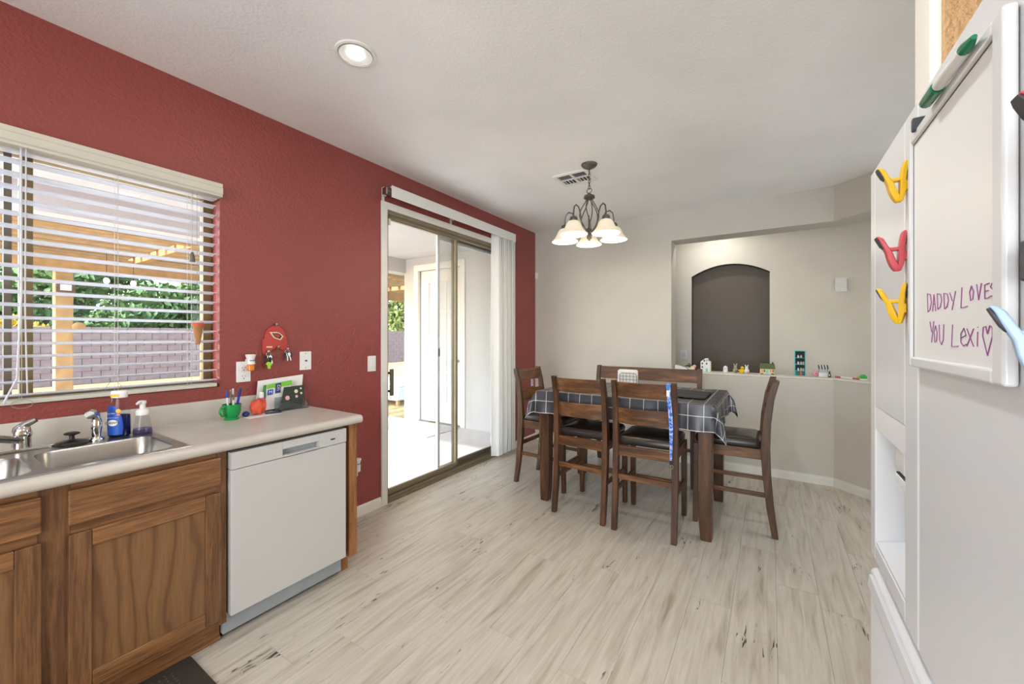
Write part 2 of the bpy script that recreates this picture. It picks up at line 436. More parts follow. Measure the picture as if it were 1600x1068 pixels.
# painted reveal lining of the niche
for i in range(24):
    (xa, za), (xb, zb) = arc[i], arc[i+1]
    rv.add([(xa, HY+0.012, za-0.002), (xb, HY+0.012, zb-0.002), (xb, HY+0.12, zb-0.002), (xa, HY+0.12, za-0.002),
            (xa, HY+0.012, za+0.004), (xb, HY+0.012, zb+0.004), (xb, HY+0.12, zb+0.004), (xa, HY+0.12, za+0.004)],
           [(0, 1, 2, 3), (7, 6, 5, 4), (0, 4, 5, 1), (3, 2, 6, 7)])
rv.box(NX0-0.004, NX0+0.002, HY+0.012, HY+0.12, 0.6, zs+0.01); rv.box(NX1-0.002, NX1+0.004, HY+0.012, HY+0.12, 0.6, zs+0.01)
struct('trim_niche', rv, 'brown_paint', smooth=30)
struct('wall_hall_end', B(-2.3, -2.2, YB+0.25, HY+0.2, 0, ZC), 'cream_paint')
struct('wall_right', B(1.12, 1.27, -3.1, 2.2, 0, ZC), 'tan_paint')
struct('wall_far_right', B(2.0, 2.12, -3.1, 6.0, 0, ZC), 'greige_paint')
struct('wall_hall_back', B(-2.79, 2.0, 5.9, 6.0, 0, ZC), 'greige_paint')
struct('wall_rear', B(-2.79, 2.0, -3.2, -3.1, 0, ZC), 'greige_paint')
# pantry wall end beside the fridge: cream face to the room, tan textured face to the fridge
struct('wall_pantry', B(0.358, 1.12, 1.50, 1.655, 0, ZC), 'cream_paint', bevel=0.018, seg=4)
struct('wall_pantry_side', B(0.378, 1.12, 1.488, 1.4998, 0, ZC), 'tan_paint', bevel=0.004)

# baseboards
def bbrd(name, y0, y1): struct(name, MB().prism([(XL, 0), (XL+0.014, 0), (XL+0.014, 0.058), (XL+0.006, 0.075), (XL, 0.078)], y0, y1, 'Y'), 'trim_white')
m = MB(); m.prism([(XL, 0), (XL+0.014, 0), (XL+0.014, 0.058), (XL+0.006, 0.075), (XL, 0.078)], 1.485, 2.142, 'Y')
m.prism([(XL, 0), (XL+0.014, 0), (XL+0.014, 0.058), (XL+0.006, 0.075), (XL, 0.078)], 3.99, YB, 'Y')
struct('baseboard_left', m, 'trim_white')
m = MB()
pa = [(-2.626, YB), (0.486, YB), (1.12, 4.036)]
q = 0.014; kk = q*math.tan(PI/8)
m.prism([(-2.626, YB), (0.486, YB), (1.12, 4.036), (1.12-q*1.414, 4.036), (0.486-kk, YB-q), (-2.626, YB-q)], 0, 0.060)
m.prism([(-2.626, YB), (0.486, YB), (1.12, 4.036), (1.112, 4.036), (0.483, YB-0.007), (-2.626, YB-0.007)], 0.060, 0.078)
struct('baseboard_back', m, 'trim_white')

# ---- kitchen window
win = setting('window_1', (-2.78, 0.26, WZ0))
m = MB(); X0, X1 = -2.785, -2.735
m.box(X0, X1, WY0, WY0+0.045, WZ0, WZ1); m.box(X0, X1, WY1-0.045, WY1, WZ0, WZ1); m.box(X0, X1, WY0+0.045, WY1-0.045, WZ0, WZ0+0.035); m.box(X0, X1, WY0+0.045, WY1-0.045, WZ1-0.045, WZ1)
obj('window_frame', m, 'window_bronze', win, bevel=0.003)
obj('mullion', B(-2.775, -2.74, 0.305, 0.345, WZ0+0.035, WZ1-0.045), 'window_bronze', win, bevel=0.003)
obj('sash_stile', B(-2.76, -2.735, 0.262, 0.285, WZ0+0.035, WZ1-0.045), 'bronze_dark', win, bevel=0.002)
obj('pane', B(-2.764, -2.760, 0.345, WY1-0.045, WZ0+0.035, WZ1-0.045), 'pane_glass', win, smooth=0)
obj('pane', B(-2.750, -2.746, WY0+0.045, 0.262, WZ0+0.035, WZ1-0.045), 'pane_glass', win, smooth=0)

# ---- sliding glass door
dr = setting('door_1', (-2.72, 3.05, 0))
m = MB(); T = 0.058
m.box(XL, XL+0.018, DY0-T, DY0, 0, DZ1+T); m.box(XL, XL+0.018, DY1, DY1+T, 0, DZ1+T); m.box(XL, XL+0.018, DY0, DY1, DZ1, DZ1+T)
obj('casing', m, 'trim_white', dr, bevel=0.004)
m = MB(); m.box(-2.79, XL-0.002, DY0, DY0+0.022, 0, DZ1); m.box(-2.79, XL-0.002, DY1-0.022, DY1, 0, DZ1)
m.box(-2.79, XL-0.002, DY0+0.022, DY1-0.022, DZ1-0.03, DZ1); m.box(-2.70, -2.66, DY0+0.022, DY1-0.022, DZ1-0.052, DZ1-0.03)
obj('door_frame', m, 'bronze_frame', dr, bevel=0.002)
m = MB(); m.box(-2.79, XL-0.002, DY0+0.022, DY1-0.022, -0.009, 0.022); m.box(-2.665, -2.655, DY0+0.022, DY1-0.022, 0.022, 0.045); m.box(-2.735, -2.725, DY0+0.022, DY1-0.022, 0.022, 0.045)
obj('sill_track', m, 'bronze_frame', dr, bevel=0.002)
def panel(name, x, y0, y1, z0, z1, mat, st=0.03):
    m = MB(); h = 0.014
    m.box(x-h, x+h, y0, y0+st, z0, z1); m.box(x-h, x+h, y1-st, y1, z0, z1); m.box(x-h, x+h, y0+st, y1-st, z0, z0+0.048); m.box(x-h, x+h, y0+st, y1-st, z1-0.03, z1)
    p = obj(name, m, mat, dr, bevel=0.002)
    return p
p1 = panel('sliding_panel', -2.692, 2.225, 3.135, 0.046, DZ1-0.032, 'bronze_frame', 0.028)
obj('pane', B(-2.695, -2.690, 2.253, 3.107, 0.094, DZ1-0.062), 'pane_glass', p1, smooth=0)
hm = MB(); hm.box(-2.678, -2.625, 2.236, 2.248, 1.055, 1.075); hm.box(-2.678, -2.625, 2.236, 2.248, 0.905, 0.925); hm.box(-2.632, -2.612, 2.226, 2.256, 0.88, 1.10)
obj('door_handle', hm, 'bronze_dark', p1, bevel=0.003, label='dark bronze pull handle')
obj('lock_block', B(-2.678, -2.655, 2.235, 2.26, 2.29, 2.345), 'plastic_white', p1, bevel=0.002, label='small white lock block')
p2 = panel('fixed_panel', -2.735, 3.118, 3.90, 0.046, DZ1-0.032, 'bronze_dark', 0.028)
obj('pane', B(-2.738, -2.733, 3.146, 3.872, 0.094, DZ1-0.062), 'pane_glass', p2, smooth=0)
m = MB(); m.box(-2.785, -2.762, 2.93, 2.962, 0.03, DZ1-0.032); m.box(-2.785, -2.762, 3.85, 3.895, 0.03, DZ1-0.032); m.box(-2.785, -2.762, 2.962, 3.85, 0.03, 0.075); m.box(-2.785, -2.762, 2.962, 3.85, DZ1-0.08, DZ1-0.032)
p3 = obj('screen_panel', m, 'dispenser_grey', dr, bevel=0.002, label='light grey insect screen panel')
obj('screen_mesh', B(-2.774, -2.772, 2.962, 3.85, 0.075, DZ1-0.08), 'insect_screen', p3, smooth=0)
obj('latch', B(-2.762, -2.752, 2.938, 2.955, 1.17, 1.25), 'grip_grey', p3, bevel=0.002)

# ------------------------------------------------------------------ OUTDOORS
struct('ground', B(-40, -2.8, -25, 45, -0.30, -0.10), 'sand')
struct('trim_patio', B(-5.6, -2.79, -4, 4.75, -0.10, -0.035), 'concrete')
struct('roof_patio', B(-5.5, -2.79, 0.30, 4.9, 2.66, 2.90), 'stucco_white')
struct('beam_patio', B(-5.45, -5.20, 0.30, 4.9, 2.43, 2.66), 'stucco_white')
m = MB(); m.box(-5.24, -4.93, 4.75, 5.6, -0.1, 2.9); m.box(-3.96, -2.79, 4.75, 5.6, -0.1, 2.9); m.box(-4.93, -3.96, 4.75, 5.6, 2.46, 2.9)
struct('wall_wing', m, 'stucco_white', smooth=0)
d2 = setting('door_2', (-4.445, 4.75, -0.03))
m = MB(); m.box(-4.99, -4.90, 4.725, 4.78, -0.03, 2.54); m.box(-3.99, -3.90, 4.725, 4.78, -0.03, 2.54); m.box(-4.90, -3.99, 4.725, 4.78, 2.44, 2.54)
obj('casing', m, 'trim_white', d2, bevel=0.006)
m = MB(); m.box(-4.90, -4.72, 4.80, 4.85, -0.02, 2.44); m.box(-4.17, -3.99, 4.80, 4.85, -0.02, 2.44); m.box(-4.72, -4.17, 4.80, 4.85, 2.24, 2.44); m.box(-4.72, -4.17, 4.80, 4.85, -0.02, 0.3)
lf = obj('door_leaf', m, 'trim_white', d2, bevel=0.008)
obj('pane', B(-4.72, -4.17, 4.823, 4.828, 0.3, 2.24), 'dispenser_grey', lf, smooth=0)
t = MB()
for yy in (0.78, 1.26, 1.75): t.box(-4.72, -4.17, 4.812, 4.835, yy, yy+0.025)
for xx in (-4.545, -4.365): t.box(xx, xx+0.02, 4.812, 4.835, 0.3, 2.24)
obj('glazing_bar', t, 'trim_white', lf, bevel=0.002)
obj('door_knob', MB().lathe([(0.012, 0), (0.012, 0.03), (0.028, 0.036), (0.03, 0.055), (0.018, 0.07)], (-4.06, 4.80, 0.98), 12, 'Y').xf(Matrix.Translation((0, 9.60, 0)) @ Matrix.Scale(-1, 4, (0, 1, 0))), 'chrome_dull', lf)
o = obj('patio_rectangle', MB().prism(rrect(-4.47, 4.34, 0.50, 0.36, 0.02, 2), -0.034, -0.022), 'pale_grey', bevel=0.003)  # flat grey rectangle, a little darker than the slab around it
tag(o, 'pale grey doormat on the patio in front of the white glazed door', 'rectangle')
ot = thing('patio_ottoman', 'low white cushioned seat on the patio seen through the sliding glass', 'ottoman', (-7.0, 6.15, -0.10))
obj('seat_base', B(-7.45, -6.55, 5.75, 6.55, 0.0, 0.28), 'stucco_white', ot, bevel=0.03)
obj('cushion', B(-7.44, -6.56, 5.76, 6.54, 0.28, 0.42), 'plastic_white', ot, bevel=0.05, seg=3)
for sx in (-7.40, -6.66):
    for sy in (5.80, 6.44): obj('leg', B(sx, sx+0.06, sy, sy+0.06, -0.10, 0.0), 'tan_timber', ot)
# pergola
pg = thing('pergola', 'tan timber pergola of posts and overlapping beams beyond the patio', 'pergola', (-7.1, 2.5, -0.1))
for (px, py) in ((-8.6, 1.36), (-8.6, 5.0), (-8.6, 10.6)): obj('post', B(px-0.09, px+0.09, py-0.09, py+0.09, -0.1, 2.32), 'tan_timber', pg, bevel=0.01)
obj('header_beam', B(-8.68, -8.52, 0.2, 11.2, 2.32, 2.56), 'tan_timber', pg, bevel=0.006); obj('header_beam', B(-5.75, -5.62, 0.2, 11.2, 2.42, 2.60), 'tan_timber', pg, bevel=0.006)
for i in range(7):
    yy = 0.55+i*1.62; obj('rafter', B(-9.5, -5.55, yy-0.045, yy+0.045, 2.52, 2.62), 'tan_timber', pg, bevel=0.006)
for i in range(11):
    xx = -5.85-i*0.34; obj('purlin', B(xx-0.045, xx+0.045, 0.2, 11.3, 2.62, 2.80), 'tan_timber', pg, bevel=0.004)
fl = thing('flood_light', 'small square white lamp high on the tan pergola post', 'lamp', (-8.5, 1.36, 2.05))
obj('housing', B(-8.51, -8.45, 1.27, 1.46, 1.98, 2.14), 'bark', fl, bevel=0.008); obj('lens', B(-8.449, -8.44, 1.31, 1.42, 2.02, 2.10), 'plastic_white', fl)
o = obj('thermometer', MB().lathe([(0.055, 0), (0.07, 0.012), (0.07, 0.03), (0.055, 0.035)], (-8.51, 1.50, 1.50), 20, 'X'), 'tan_timber'); tag(o, 'round tan wall thermometer beside the tan pergola post', 'thermometer')
for (bx, by, bz, lb_) in [(-8.3, 0.95, 2.17, 'small white bulb hanging left of the tan pergola post'), (-8.3, 1.75, 2.19, 'small white bulb hanging just right of the tan pergola post'), (-8.3, 2.05, 2.18, 'small white bulb hanging farther right of the tan pergola post')]:
    t = thing('string_light', lb_, 'light', (bx, by, bz), group='string lights under the pergola')
    obj('bulb', MB().ball((bx, by, bz), (0.035, 0.035, 0.045), 10, 6), 'string_bulb', t); obj('socket', MB().lathe([(0.018, 0.04), (0.018, 0.09)], (bx, by, bz), 8), 'black_plastic', t); obj('cord', MB().tube([(bx, by, bz+0.09), (bx, by, 2.60)], 0.004, 5), 'black_plastic', t)
# block wall: the stretch seen through the window block by block, the rest joined
bw = setting('wall_garden', (-17.5, 5, -0.1))
obj('wall_core', B(-17.70, -17.52, -4, 19, -0.1, 1.62), 'mortar', bw)
bx = MB().box(0, 0.03, 0.006, 0.404, 0.005, 0.195); proto = None
for r in range(9):
    for cidx in range(18):
        y0 = 0.9+cidx*0.41+(0.205 if r % 2 else 0)
        if proto is None:
            proto = obj('block', bx, 'block_pink', bw, world=False, bevel=0.006, seg=1); o = proto
        else:
            o = proto.copy(); COL.objects.link(o)
        o.location = (-0.02+rng.uniform(-0.004, 0.004), y0-5, r*0.192)
m = MB()
for r in range(9):
    for cidx in range(27):
        y0 = 8.3+cidx*0.41+(0.205 if r % 2 else 0); m.box(-17.52, -17.49, y0+0.006, y0+0.404, -0.1+r*0.192+0.005, -0.1+r*0.192+0.19)
    for cidx in range(11):
        y0 = 0.9-(cidx+1)*0.41+(0.205 if r % 2 else 0); m.box(-17.52, -17.49, y0+0.006, y0+0.404, -0.1+r*0.192+0.005, -0.1+r*0.192+0.19)
obj('blocks', m, 'block_pink', bw, kind='stuff', smooth=0)
# trees behind the garden wall
def tree(loc, r, h, mat, label, n=3800, leaf=0.20):
    t = thing('garden_tree', label, 'tree', loc, group='trees behind the garden wall')
    m = MB(); cx, cy, cz = loc[0], loc[1], loc[2]+h
    cl = [(rng.uniform(-1, 1)*r*0.7, rng.uniform(-1, 1)*r*0.75, rng.uniform(-1, 1)*r*0.6, rng.uniform(0.34, 0.52)*r) for _ in range(15)]
    for i in range(n):
        a, b, c_, rr = cl[i % 15]
        d = Vector((rng.gauss(0, 1), rng.gauss(0, 1), rng.gauss(0, 1))).normalized()*rr*rng.uniform(0.6, 1.05)
        p = Vector((cx+a, cy+b, cz+c_))+d
        u = Vector((rng.gauss(0, 1), rng.gauss(0, 1), rng.gauss(0, 1))).normalized(); v_ = u.orthogonal().normalized()
        s = leaf*rng.uniform(0.5, 1.1)
        m.add([p-u*s-v_*s*0.1, p+v_*s*0.45, p+u*s, p-v_*s*0.45], [(0, 1, 2, 3)])
    obj('foliage', m, mat, t, kind='stuff', smooth=0)
    tr = MB().tube([(cx, cy, loc[2]), (cx+0.08, cy, loc[2]+h*0.5), (cx, cy+0.05, cz)], [0.13, 0.10, 0.05], 8)
    for k in range(4):
        a, b, c_, rr = cl[k]; tr.tube([(cx, cy, loc[2]+h*0.6), (cx+a*0.5, cy+b*0.5, cz+c_*0.3), (cx+a, cy+b, cz+c_)], [0.06, 0.04, 0.02], 6)
    obj('trunk', tr, 'bark', t)
for (tx, ty, rr, hh, mt, lb) in [(-18.8, 0.7, 0.62, 1.55, 'foliage_yellow', 'yellow-flowering shrub behind the garden wall left of the window mullion'),
        (-18.8, 2.35, 0.58, 1.5, 'foliage_yellow', 'yellow-flowering shrub behind the garden wall beside the pergola post'),
        (-18.8, 3.95, 0.60, 1.7, 'foliage_green', 'low green shrub close behind the garden wall at the window centre'),
        (-20.9, 2.6, 1.5, 2.5, 'foliage_green', 'dark green tree behind the garden wall around the pergola post'),
        (-20.9, 6.1, 1.5, 2.3, 'foliage_green', 'dark green tree behind the garden wall at the window centre'),
        (-20.9, 10.2, 1.5, 2.4, 'foliage_olive', 'olive green tree behind the garden wall at the right of the window'),
        (-25.5, -1.6, 2.2, 3.6, 'foliage_green', 'tall dark green tree farthest left beyond the garden wall'),
        (-25.5, 4.4, 2.2, 3.8, 'foliage_green', 'tall dark green tree standing behind the window-centre trees'),
        (-25.5, 10.4, 2.2, 3.8, 'foliage_olive', 'tall olive green tree standing farthest back at the right'),
        (-20.5, 17.4, 2.0, 2.8, 'foliage_olive', 'yellow-green tree seen through the sliding glass door')]:
    tree((tx, ty, -0.1), rr, hh, mt, lb)

# ------------------------------------------------------------------ KITCHEN: cabinet, dishwasher, worktop, sink
FX = -2.03
cab = thing('base_cabinet', 'oak sink base cabinet with recessed-panel doors under the double sink', 'cabinet', (-2.32, 0.31, 0))
m = MB(); m.box(-2.62, -2.055, -0.24, -0.225, 0.1, 0.868); m.box(-2.62, -2.055, 0.80, 0.814, 0.1, 0.868); m.box(-2.62, -2.055, -0.225, 0.80, 0.1, 0.12); m.box(-2.62, -2.605, -0.225, 0.80, 0.12, 0.868)
obj('carcass', m, 'oak_side', cab)
FF = -2.05
for (a, b) in ((-0.24, -0.20), (0.265, 0.340), (0.774, 0.814)): obj('face_stile', B(-2.055, -2.037, a, b, 0.1, 0.868), 'oak_v', cab, bevel=0.002)
for (a, b) in ((-0.20, 0.265), (0.340, 0.774)):
    for (za, zb) in ((0.832, 0.868), (0.680, 0.728), (0.1, 0.14)): obj('face_rail', B(-2.055, -2.038, a, b, za, zb), 'oak_h', cab, bevel=0.001)
for (a, b) in ((-0.20, 0.273), (0.332, 0.788)):
    obj('false_drawer_front', B(-2.0365, -2.018, a, b, 0.722, 0.843), 'oak_h', cab, bevel=0.006, seg=3)
    dv = obj('door', B(-2.0360, -2.028, a+0.02, b-0.02, 0.15, 0.67), 'oak_panel', cab)
    for (c_, d_) in ((a, a+0.058), (b-0.058, b)): obj('stile', B(-2.0365, -2.018, c_, d_, 0.130, 0.690), 'oak_v', dv, bevel=0.004)
    for (c_, d_) in ((0.632, 0.690), (0.130, 0.188)): obj('rail', B(-2.0365, -2.019, a+0.058, b-0.058, c_, d_), 'oak_h', dv, bevel=0.003)
obj('toe_kick', B(-2.125, -2.107, -0.24, 0.814, 0.0, 0.1), 'oak_h', cab)
obj('shoe_moulding', MB().prism([(-2.107, 0), (-2.092, 0), (-2.094, 0.010), (-2.107, 0.018)], -0.24, 0.814, 'Y'), 'oak_h', cab)
ep = thing('end_panel', 'narrow oak end panel closing the cabinet run after the dishwasher', 'cabinet panel', (-2.3, 1.455, 0))
obj('panel', B(-2.62, -2.03, 1.428, 1.480, 0.105, 0.868), 'oak_side', ep, bevel=0.002); obj('toe_block', B(-2.62, -2.107, 1.420, 1.472, 0.0, 0.105), 'oak_side', ep)

dw = thing('dishwasher', 'white built-in dishwasher under the worktop', 'dishwasher', (-2.3, 1.12, 0))
obj('tub', B(-2.60, -2.06, 0.826, 1.415, 0.126, 0.862), 'kick_dark', dw)
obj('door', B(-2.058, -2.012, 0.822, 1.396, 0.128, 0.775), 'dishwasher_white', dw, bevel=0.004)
# control strip with a scooped handle pocket
HY0, HY1, HZ0, HZ1 = 1.045, 1.235, 0.786, 0.817
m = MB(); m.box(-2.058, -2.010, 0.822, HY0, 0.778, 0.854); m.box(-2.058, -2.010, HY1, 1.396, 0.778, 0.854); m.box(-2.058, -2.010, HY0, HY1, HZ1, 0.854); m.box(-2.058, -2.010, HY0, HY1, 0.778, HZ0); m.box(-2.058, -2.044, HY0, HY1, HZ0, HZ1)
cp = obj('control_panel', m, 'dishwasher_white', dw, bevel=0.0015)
obj('handle_pocket', MB().loft([[(-2.010, HY0, HZ0), (-2.010, HY1, HZ0), (-2.010, HY1, HZ0-0.004), (-2.010, HY0, HZ0-0.004)], [(-2.004, HY0+0.01, HZ0-0.002), (-2.004, HY1-0.01, HZ0-0.002), (-2.004, HY1-0.01, HZ0-0.006), (-2.004, HY0+0.01, HZ0-0.006)]]), 'dishwasher_white', cp)
obj('handle_shade', B(-2.0438, -2.040, HY0+0.002, HY1-0.002, HZ0+0.001, HZ1-0.001), 'grey_metal', cp)
obj('display', B(-2.0105, -2.0085, 1.300, 1.325, 0.806, 0.814), 'grip_grey', cp)
for yy in (1.258, 1.285, 1.345, 1.365): obj('button', B(-2.0105, -2.0092, yy, yy+0.006, 0.807, 0.812), 'dispenser_grey', cp)

obj('kick_plate', B(-2.12, -2.088, 0.82, 1.415, 0.018, 0.122), 'grey_metal', dw, bevel=0.002); obj('kick_seal', B(-2.13, -2.112, 0.82, 1.415, 0.0, 0.018), 'kick_dark', dw)

# worktop: strips around the sink cut-out, rolled front edge
wt = thing('worktop', 'pale speckled laminate worktop with a rolled edge and backsplash', 'countertop', (-2.3, 0.6, 0.868))
SX0, SX1, SY0, SY1 = -2.575, -2.022, -0.115, 0.684
front = [(-2.025, 0.868), (-2.002, 0.870), (-1.994, 0.880), (-1.992, 0.892), (-1.996, 0.904), (-2.006, 0.912), (-2.025, 0.914)]
m = MB(); m.prism([(-2.033, 0.868)]+front+[(-2.033, 0.914)], -0.40, 1.492, 'Y')
m.box(-2.635, SX0+0.012, -0.40, 1.492, 0.868, 0.914); m.box(SX0+0.012, -2.033, -0.40, SY0+0.012, 0.868, 0.914); m.box(SX0+0.012, -2.033, SY1-0.012, 1.492, 0.868, 0.914)
obj('counter_slab', m, 'laminate', wt, smooth=50)
obj('backsplash', MB().prism([(-2.638, 0.914), (-2.618, 0.914), (-2.618, 1.008), (-2.622, 1.015), (-2.638, 1.015)], -0.40, 1.455, 'Y'), 'laminate', wt, smooth=50)
# double sink
sk = thing('kitchen_sink', 'double-bowl stainless steel sink set into the pale worktop', 'sink', (-2.3, 0.285, 0.914))
m = MB()
def bowl(cx, cy, hx, hy, y0, y1):
    top = rrect(cx, cy, hx, hy, 0.06, 6); n = len(top); z = 0.9185
    out = []
    for (px, py) in top:
        dx, dy = px-cx, py-cy; ax, ay = (SX1-0.004 if dx > 0 else SX0+0.004), (y1 if dy > 0 else y0)
        k = min((ax-cx)/dx if abs(dx) > 1e-6 else 1e9, (ay-cy)/dy if abs(dy) > 1e-6 else 1e9); out.append((cx+dx*k, cy+dy*k, z))
    # force the rim's four corners
    for (ux, uy) in ((SX1-0.004, y1), (SX0+0.004, y1), (SX0+0.004, y0), (SX1-0.004, y0)):
        i = min(range(n), key=lambda q: (out[q][0]-ux)**2+(out[q][1]-uy)**2); out[i] = (ux, uy, z)
    def ring(s, zz, rad): return [(a, b, zz) for a, b in rrect(cx, cy, hx-s, hy-s, rad, 6)]
    m.loft([out, [(a, b, z) for a, b in top], ring(0.004, z-0.006, 0.058), ring(0.012, z-0.10, 0.055), ring(0.02, z-0.155, 0.05), ring(0.05, z-0.18, 0.04), ring(0.12, z-0.186, 0.02)], (False, True))
bowl(-2.225, 0.470, 0.170, 0.175, 0.285, SY1-0.004); bowl(-2.225, 0.095, 0.170, 0.168, SY0+0.004, 0.285)
# raised outer lip
o_ = [(SX1, SY0), (SX1, SY1), (SX0, SY1), (SX0, SY0)]; i_ = [(SX1-0.004, SY0+0.004), (SX1-0.004, SY1-0.004), (SX0+0.004, SY1-0.004), (SX0+0.004, SY0+0.004)]
m.loft([[(a, b, 0.9145) for a, b in o_], [(a, b, 0.9185) for a, b in i_]], (False, False))
obj('basin', m, 'stainless', sk, smooth=35)
for yy in (0.470, 0.095): obj('drain', MB().lathe([(0.044, 0.7335), (0.042, 0.737), (0.03, 0.735)], (-2.225, yy, 0), 16), 'chrome_dull', sk)
fc = thing('faucet', 'chrome single-lever kitchen faucet at the back of the double sink', 'faucet', (-2.505, 0.285, 0.9185))
obj('base_plate', MB().prism(rrect(-2.505, 0.285, 0.028, 0.10, 0.027, 5), 0.9185, 0.930), 'chrome', fc, bevel=0.004)
obj('body', MB().lathe([(0.027, 0.928), (0.026, 0.97), (0.029, 0.975), (0.029, 0.99), (0.022, 1.012), (0.010, 1.022)], (-2.505, 0.285, 0), 18), 'chrome', fc)
obj('lever', MB().tube([(-2.505, 0.285, 1.008), (-2.500, 0.297, 1.022), (-2.49, 0.322, 1.036)], [0.017, 0.014, 0.009], 10), 'chrome_dull', fc)
obj('spout', MB().tube([(-2.49, 0.280, 0.962), (-2.44, 0.235, 0.982), (-2.36, 0.165, 1.012), (-2.30, 0.11, 1.018), (-2.285, 0.098, 1.002)], [0.014, 0.014, 0.013, 0.013, 0.013], 12), 'chrome_dull', fc)
sp = thing('side_sprayer', 'chrome pull-out side sprayer standing right of the faucet', 'sprayer', (-2.475, 0.490, 0.9185))
obj('base_ring', MB().lathe([(0.026, 0), (0.026, 0.006), (0.018, 0.016)], (-2.475, 0.490, 0.9185), 18), 'chrome', sp)
obj('handle', MB().lathe([(0.014, 0.012), (0.016, 0.03), (0.019, 0.06), (0.018, 0.085), (0.013, 0.10)], (-2.475, 0.490, 0.9185), 16), 'chrome', sp)
obj('spray_head', MB().tube([(-2.475, 0.490, 1.012), (-2.468, 0.484, 1.032), (-2.445, 0.470, 1.042), (-2.428, 0.460, 1.038)], [0.014, 0.017, 0.018, 0.017], 14), 'chrome', sp)
ds = thing('drain_stopper', 'black rubber drain stopper with a knob left on the sink deck', 'stopper', (-2.475, 0.417, 0.9185))
obj('disc', MB().lathe([(0.050, 0), (0.052, 0.006), (0.046, 0.012), (0.03, 0.016), (0.012, 0.02)], (-2.475, 0.417, 0.9185), 24), 'stopper_black', ds)
obj('knob', MB().lathe([(0.009, 0.018), (0.008, 0.036), (0.024, 0.042), (0.025, 0.046), (0.018, 0.050)], (-2.475, 0.417, 0.9185), 18), 'stopper_black', ds)

# dish soap bottle
def text(s, size, mat, parent, loc, rot, depth=0.0003, name='lettering', align='CENTER'):
    cu = bpy.data.curves.new(name, 'FONT'); cu.body = s; cu.size = size; cu.align_x = align; cu.align_y = 'CENTER'; cu.extrude = depth; cu.resolution_u = 3
    cu.materials.append(M[mat]); tmp = bpy.data.objects.new(name, cu); COL.objects.link(tmp)
    dg = bpy.context.evaluated_depsgraph_get(); me = bpy.data.meshes.new_from_object(tmp.evaluated_get(dg))
    o = bpy.data.objects.new(name, me); COL.objects.link(o); bpy.data.objects.remove(tmp)
    o.location = Vector(loc)-origin(parent); o.rotation_euler = rot; o.parent = parent
    return o
bt = thing('dish_soap_bottle', 'tall clear bottle of blue dish soap behind the right sink bowl', 'soap bottle', (-2.485, 0.566, 0.9185), math.radians(-38))
def ell(rx, ry, z, n=20, cx=0, cy=0): return [(cx+rx*math.cos(2*PI*i/n), cy+ry*math.sin(2*PI*i/n), z) for i in range(n)]
# local frame: label faces +X
prof = [(0.024, 0.036, 0), (0.028, 0.042, 0.008), (0.027, 0.041, 0.08), (0.026, 0.040, 0.115), (0.026, 0.040, 0.135), (0.022, 0.033, 0.165), (0.019, 0.027, 0.178)]
obj('bottle', MB().loft([ell(a, b, z) for a, b, z in prof]), 'clear_plastic', bt, world=False)
obj('liquid', MB().loft([ell(a*0.94, b*0.94, z) for a, b, z in [(0.024, 0.036, 0.002), (0.028, 0.042, 0.009), (0.027, 0.041, 0.08), (0.0265, 0.0405, 0.098)]]), 'liquid_blue', bt, world=False)
obj('cap', MB().loft([ell(a, b, z) for a, b, z in [(0.020, 0.028, 0.176), (0.020, 0.030, 0.180), (0.019, 0.029, 0.203), (0.016, 0.026, 0.207)]]), 'plastic_white', bt, world=False)
obj('cap_label', MB().prism([(-0.022, 0.181), (0.008, 0.181), (0.008, 0.193), (-0.022, 0.193)], 0.0185, 0.0205, 'X'), 'label_yellow', bt, world=False)
lbm = MB(); rows = []
for z, h0, h1 in [(0.012, -0.90, 0.55), (0.05, -1.05, 0.62), (0.09, -1.05, 0.50), (0.115, -1.0, 0.30), (0.135, -0.9, 0.05), (0.142, -0.7, -0.2)]:
    kx = 0.0285; ky = 0.0425
    if z > 0.13: kx, ky = 0.0272, 0.0412
    rows.append([(kx*math.cos(h0+(h1-h0)*i/10), ky*math.sin(h0+(h1-h0)*i/10), z) for i in range(11)])
lbm.loft(rows, (False, False), closed=False)
lb = obj('front_label', lbm, 'label_blue', bt, world=False)
def patch(cy, cz, ry, rz, mat, name, off=0.0006, n=16):
    rings = []
    for q in (1.0, 0.66, 0.33, 0.02):
        ring = []
        for k in range(n):
            yy = cy+q*ry*math.cos(2*PI*k/n); zz = cz+q*rz*math.sin(2*PI*k/n); ring.append((0.0285*math.sqrt(max(0.02, 1-(yy/0.0425)**2))+off, yy, zz))
        rings.append(ring)
    return obj(name, MB().loft(rings, (False, True)), mat, lb, world=False, smooth=60)
patch(-0.012, 0.066, 0.020, 0.014, 'paper_white', 'logo_oval'); patch(0.009, 0.119, 0.0085, 0.009, 'label_yellow', 'fruit'); patch(0.010, 0.103, 0.006, 0.006, 'amber', 'fruit')
o = text('DAWN', 0.015, 'black_plastic', lb, (0, 0, 0), (PI/2, 0, PI/2)); o.location = (0.0292, -0.012, 0.066)
o = text('ULTRA', 0.0085, 'paper_white', lb, (0, 0, 0), (PI/2, 0, PI/2)); o.location = (0.0284, -0.016, 0.108)
o = text('DISHWASHING LIQUID', 0.0042, 'paper_white', lb, (0, 0, 0), (PI/2, 0, PI/2)); o.location = (0.0286, -0.012, 0.089)
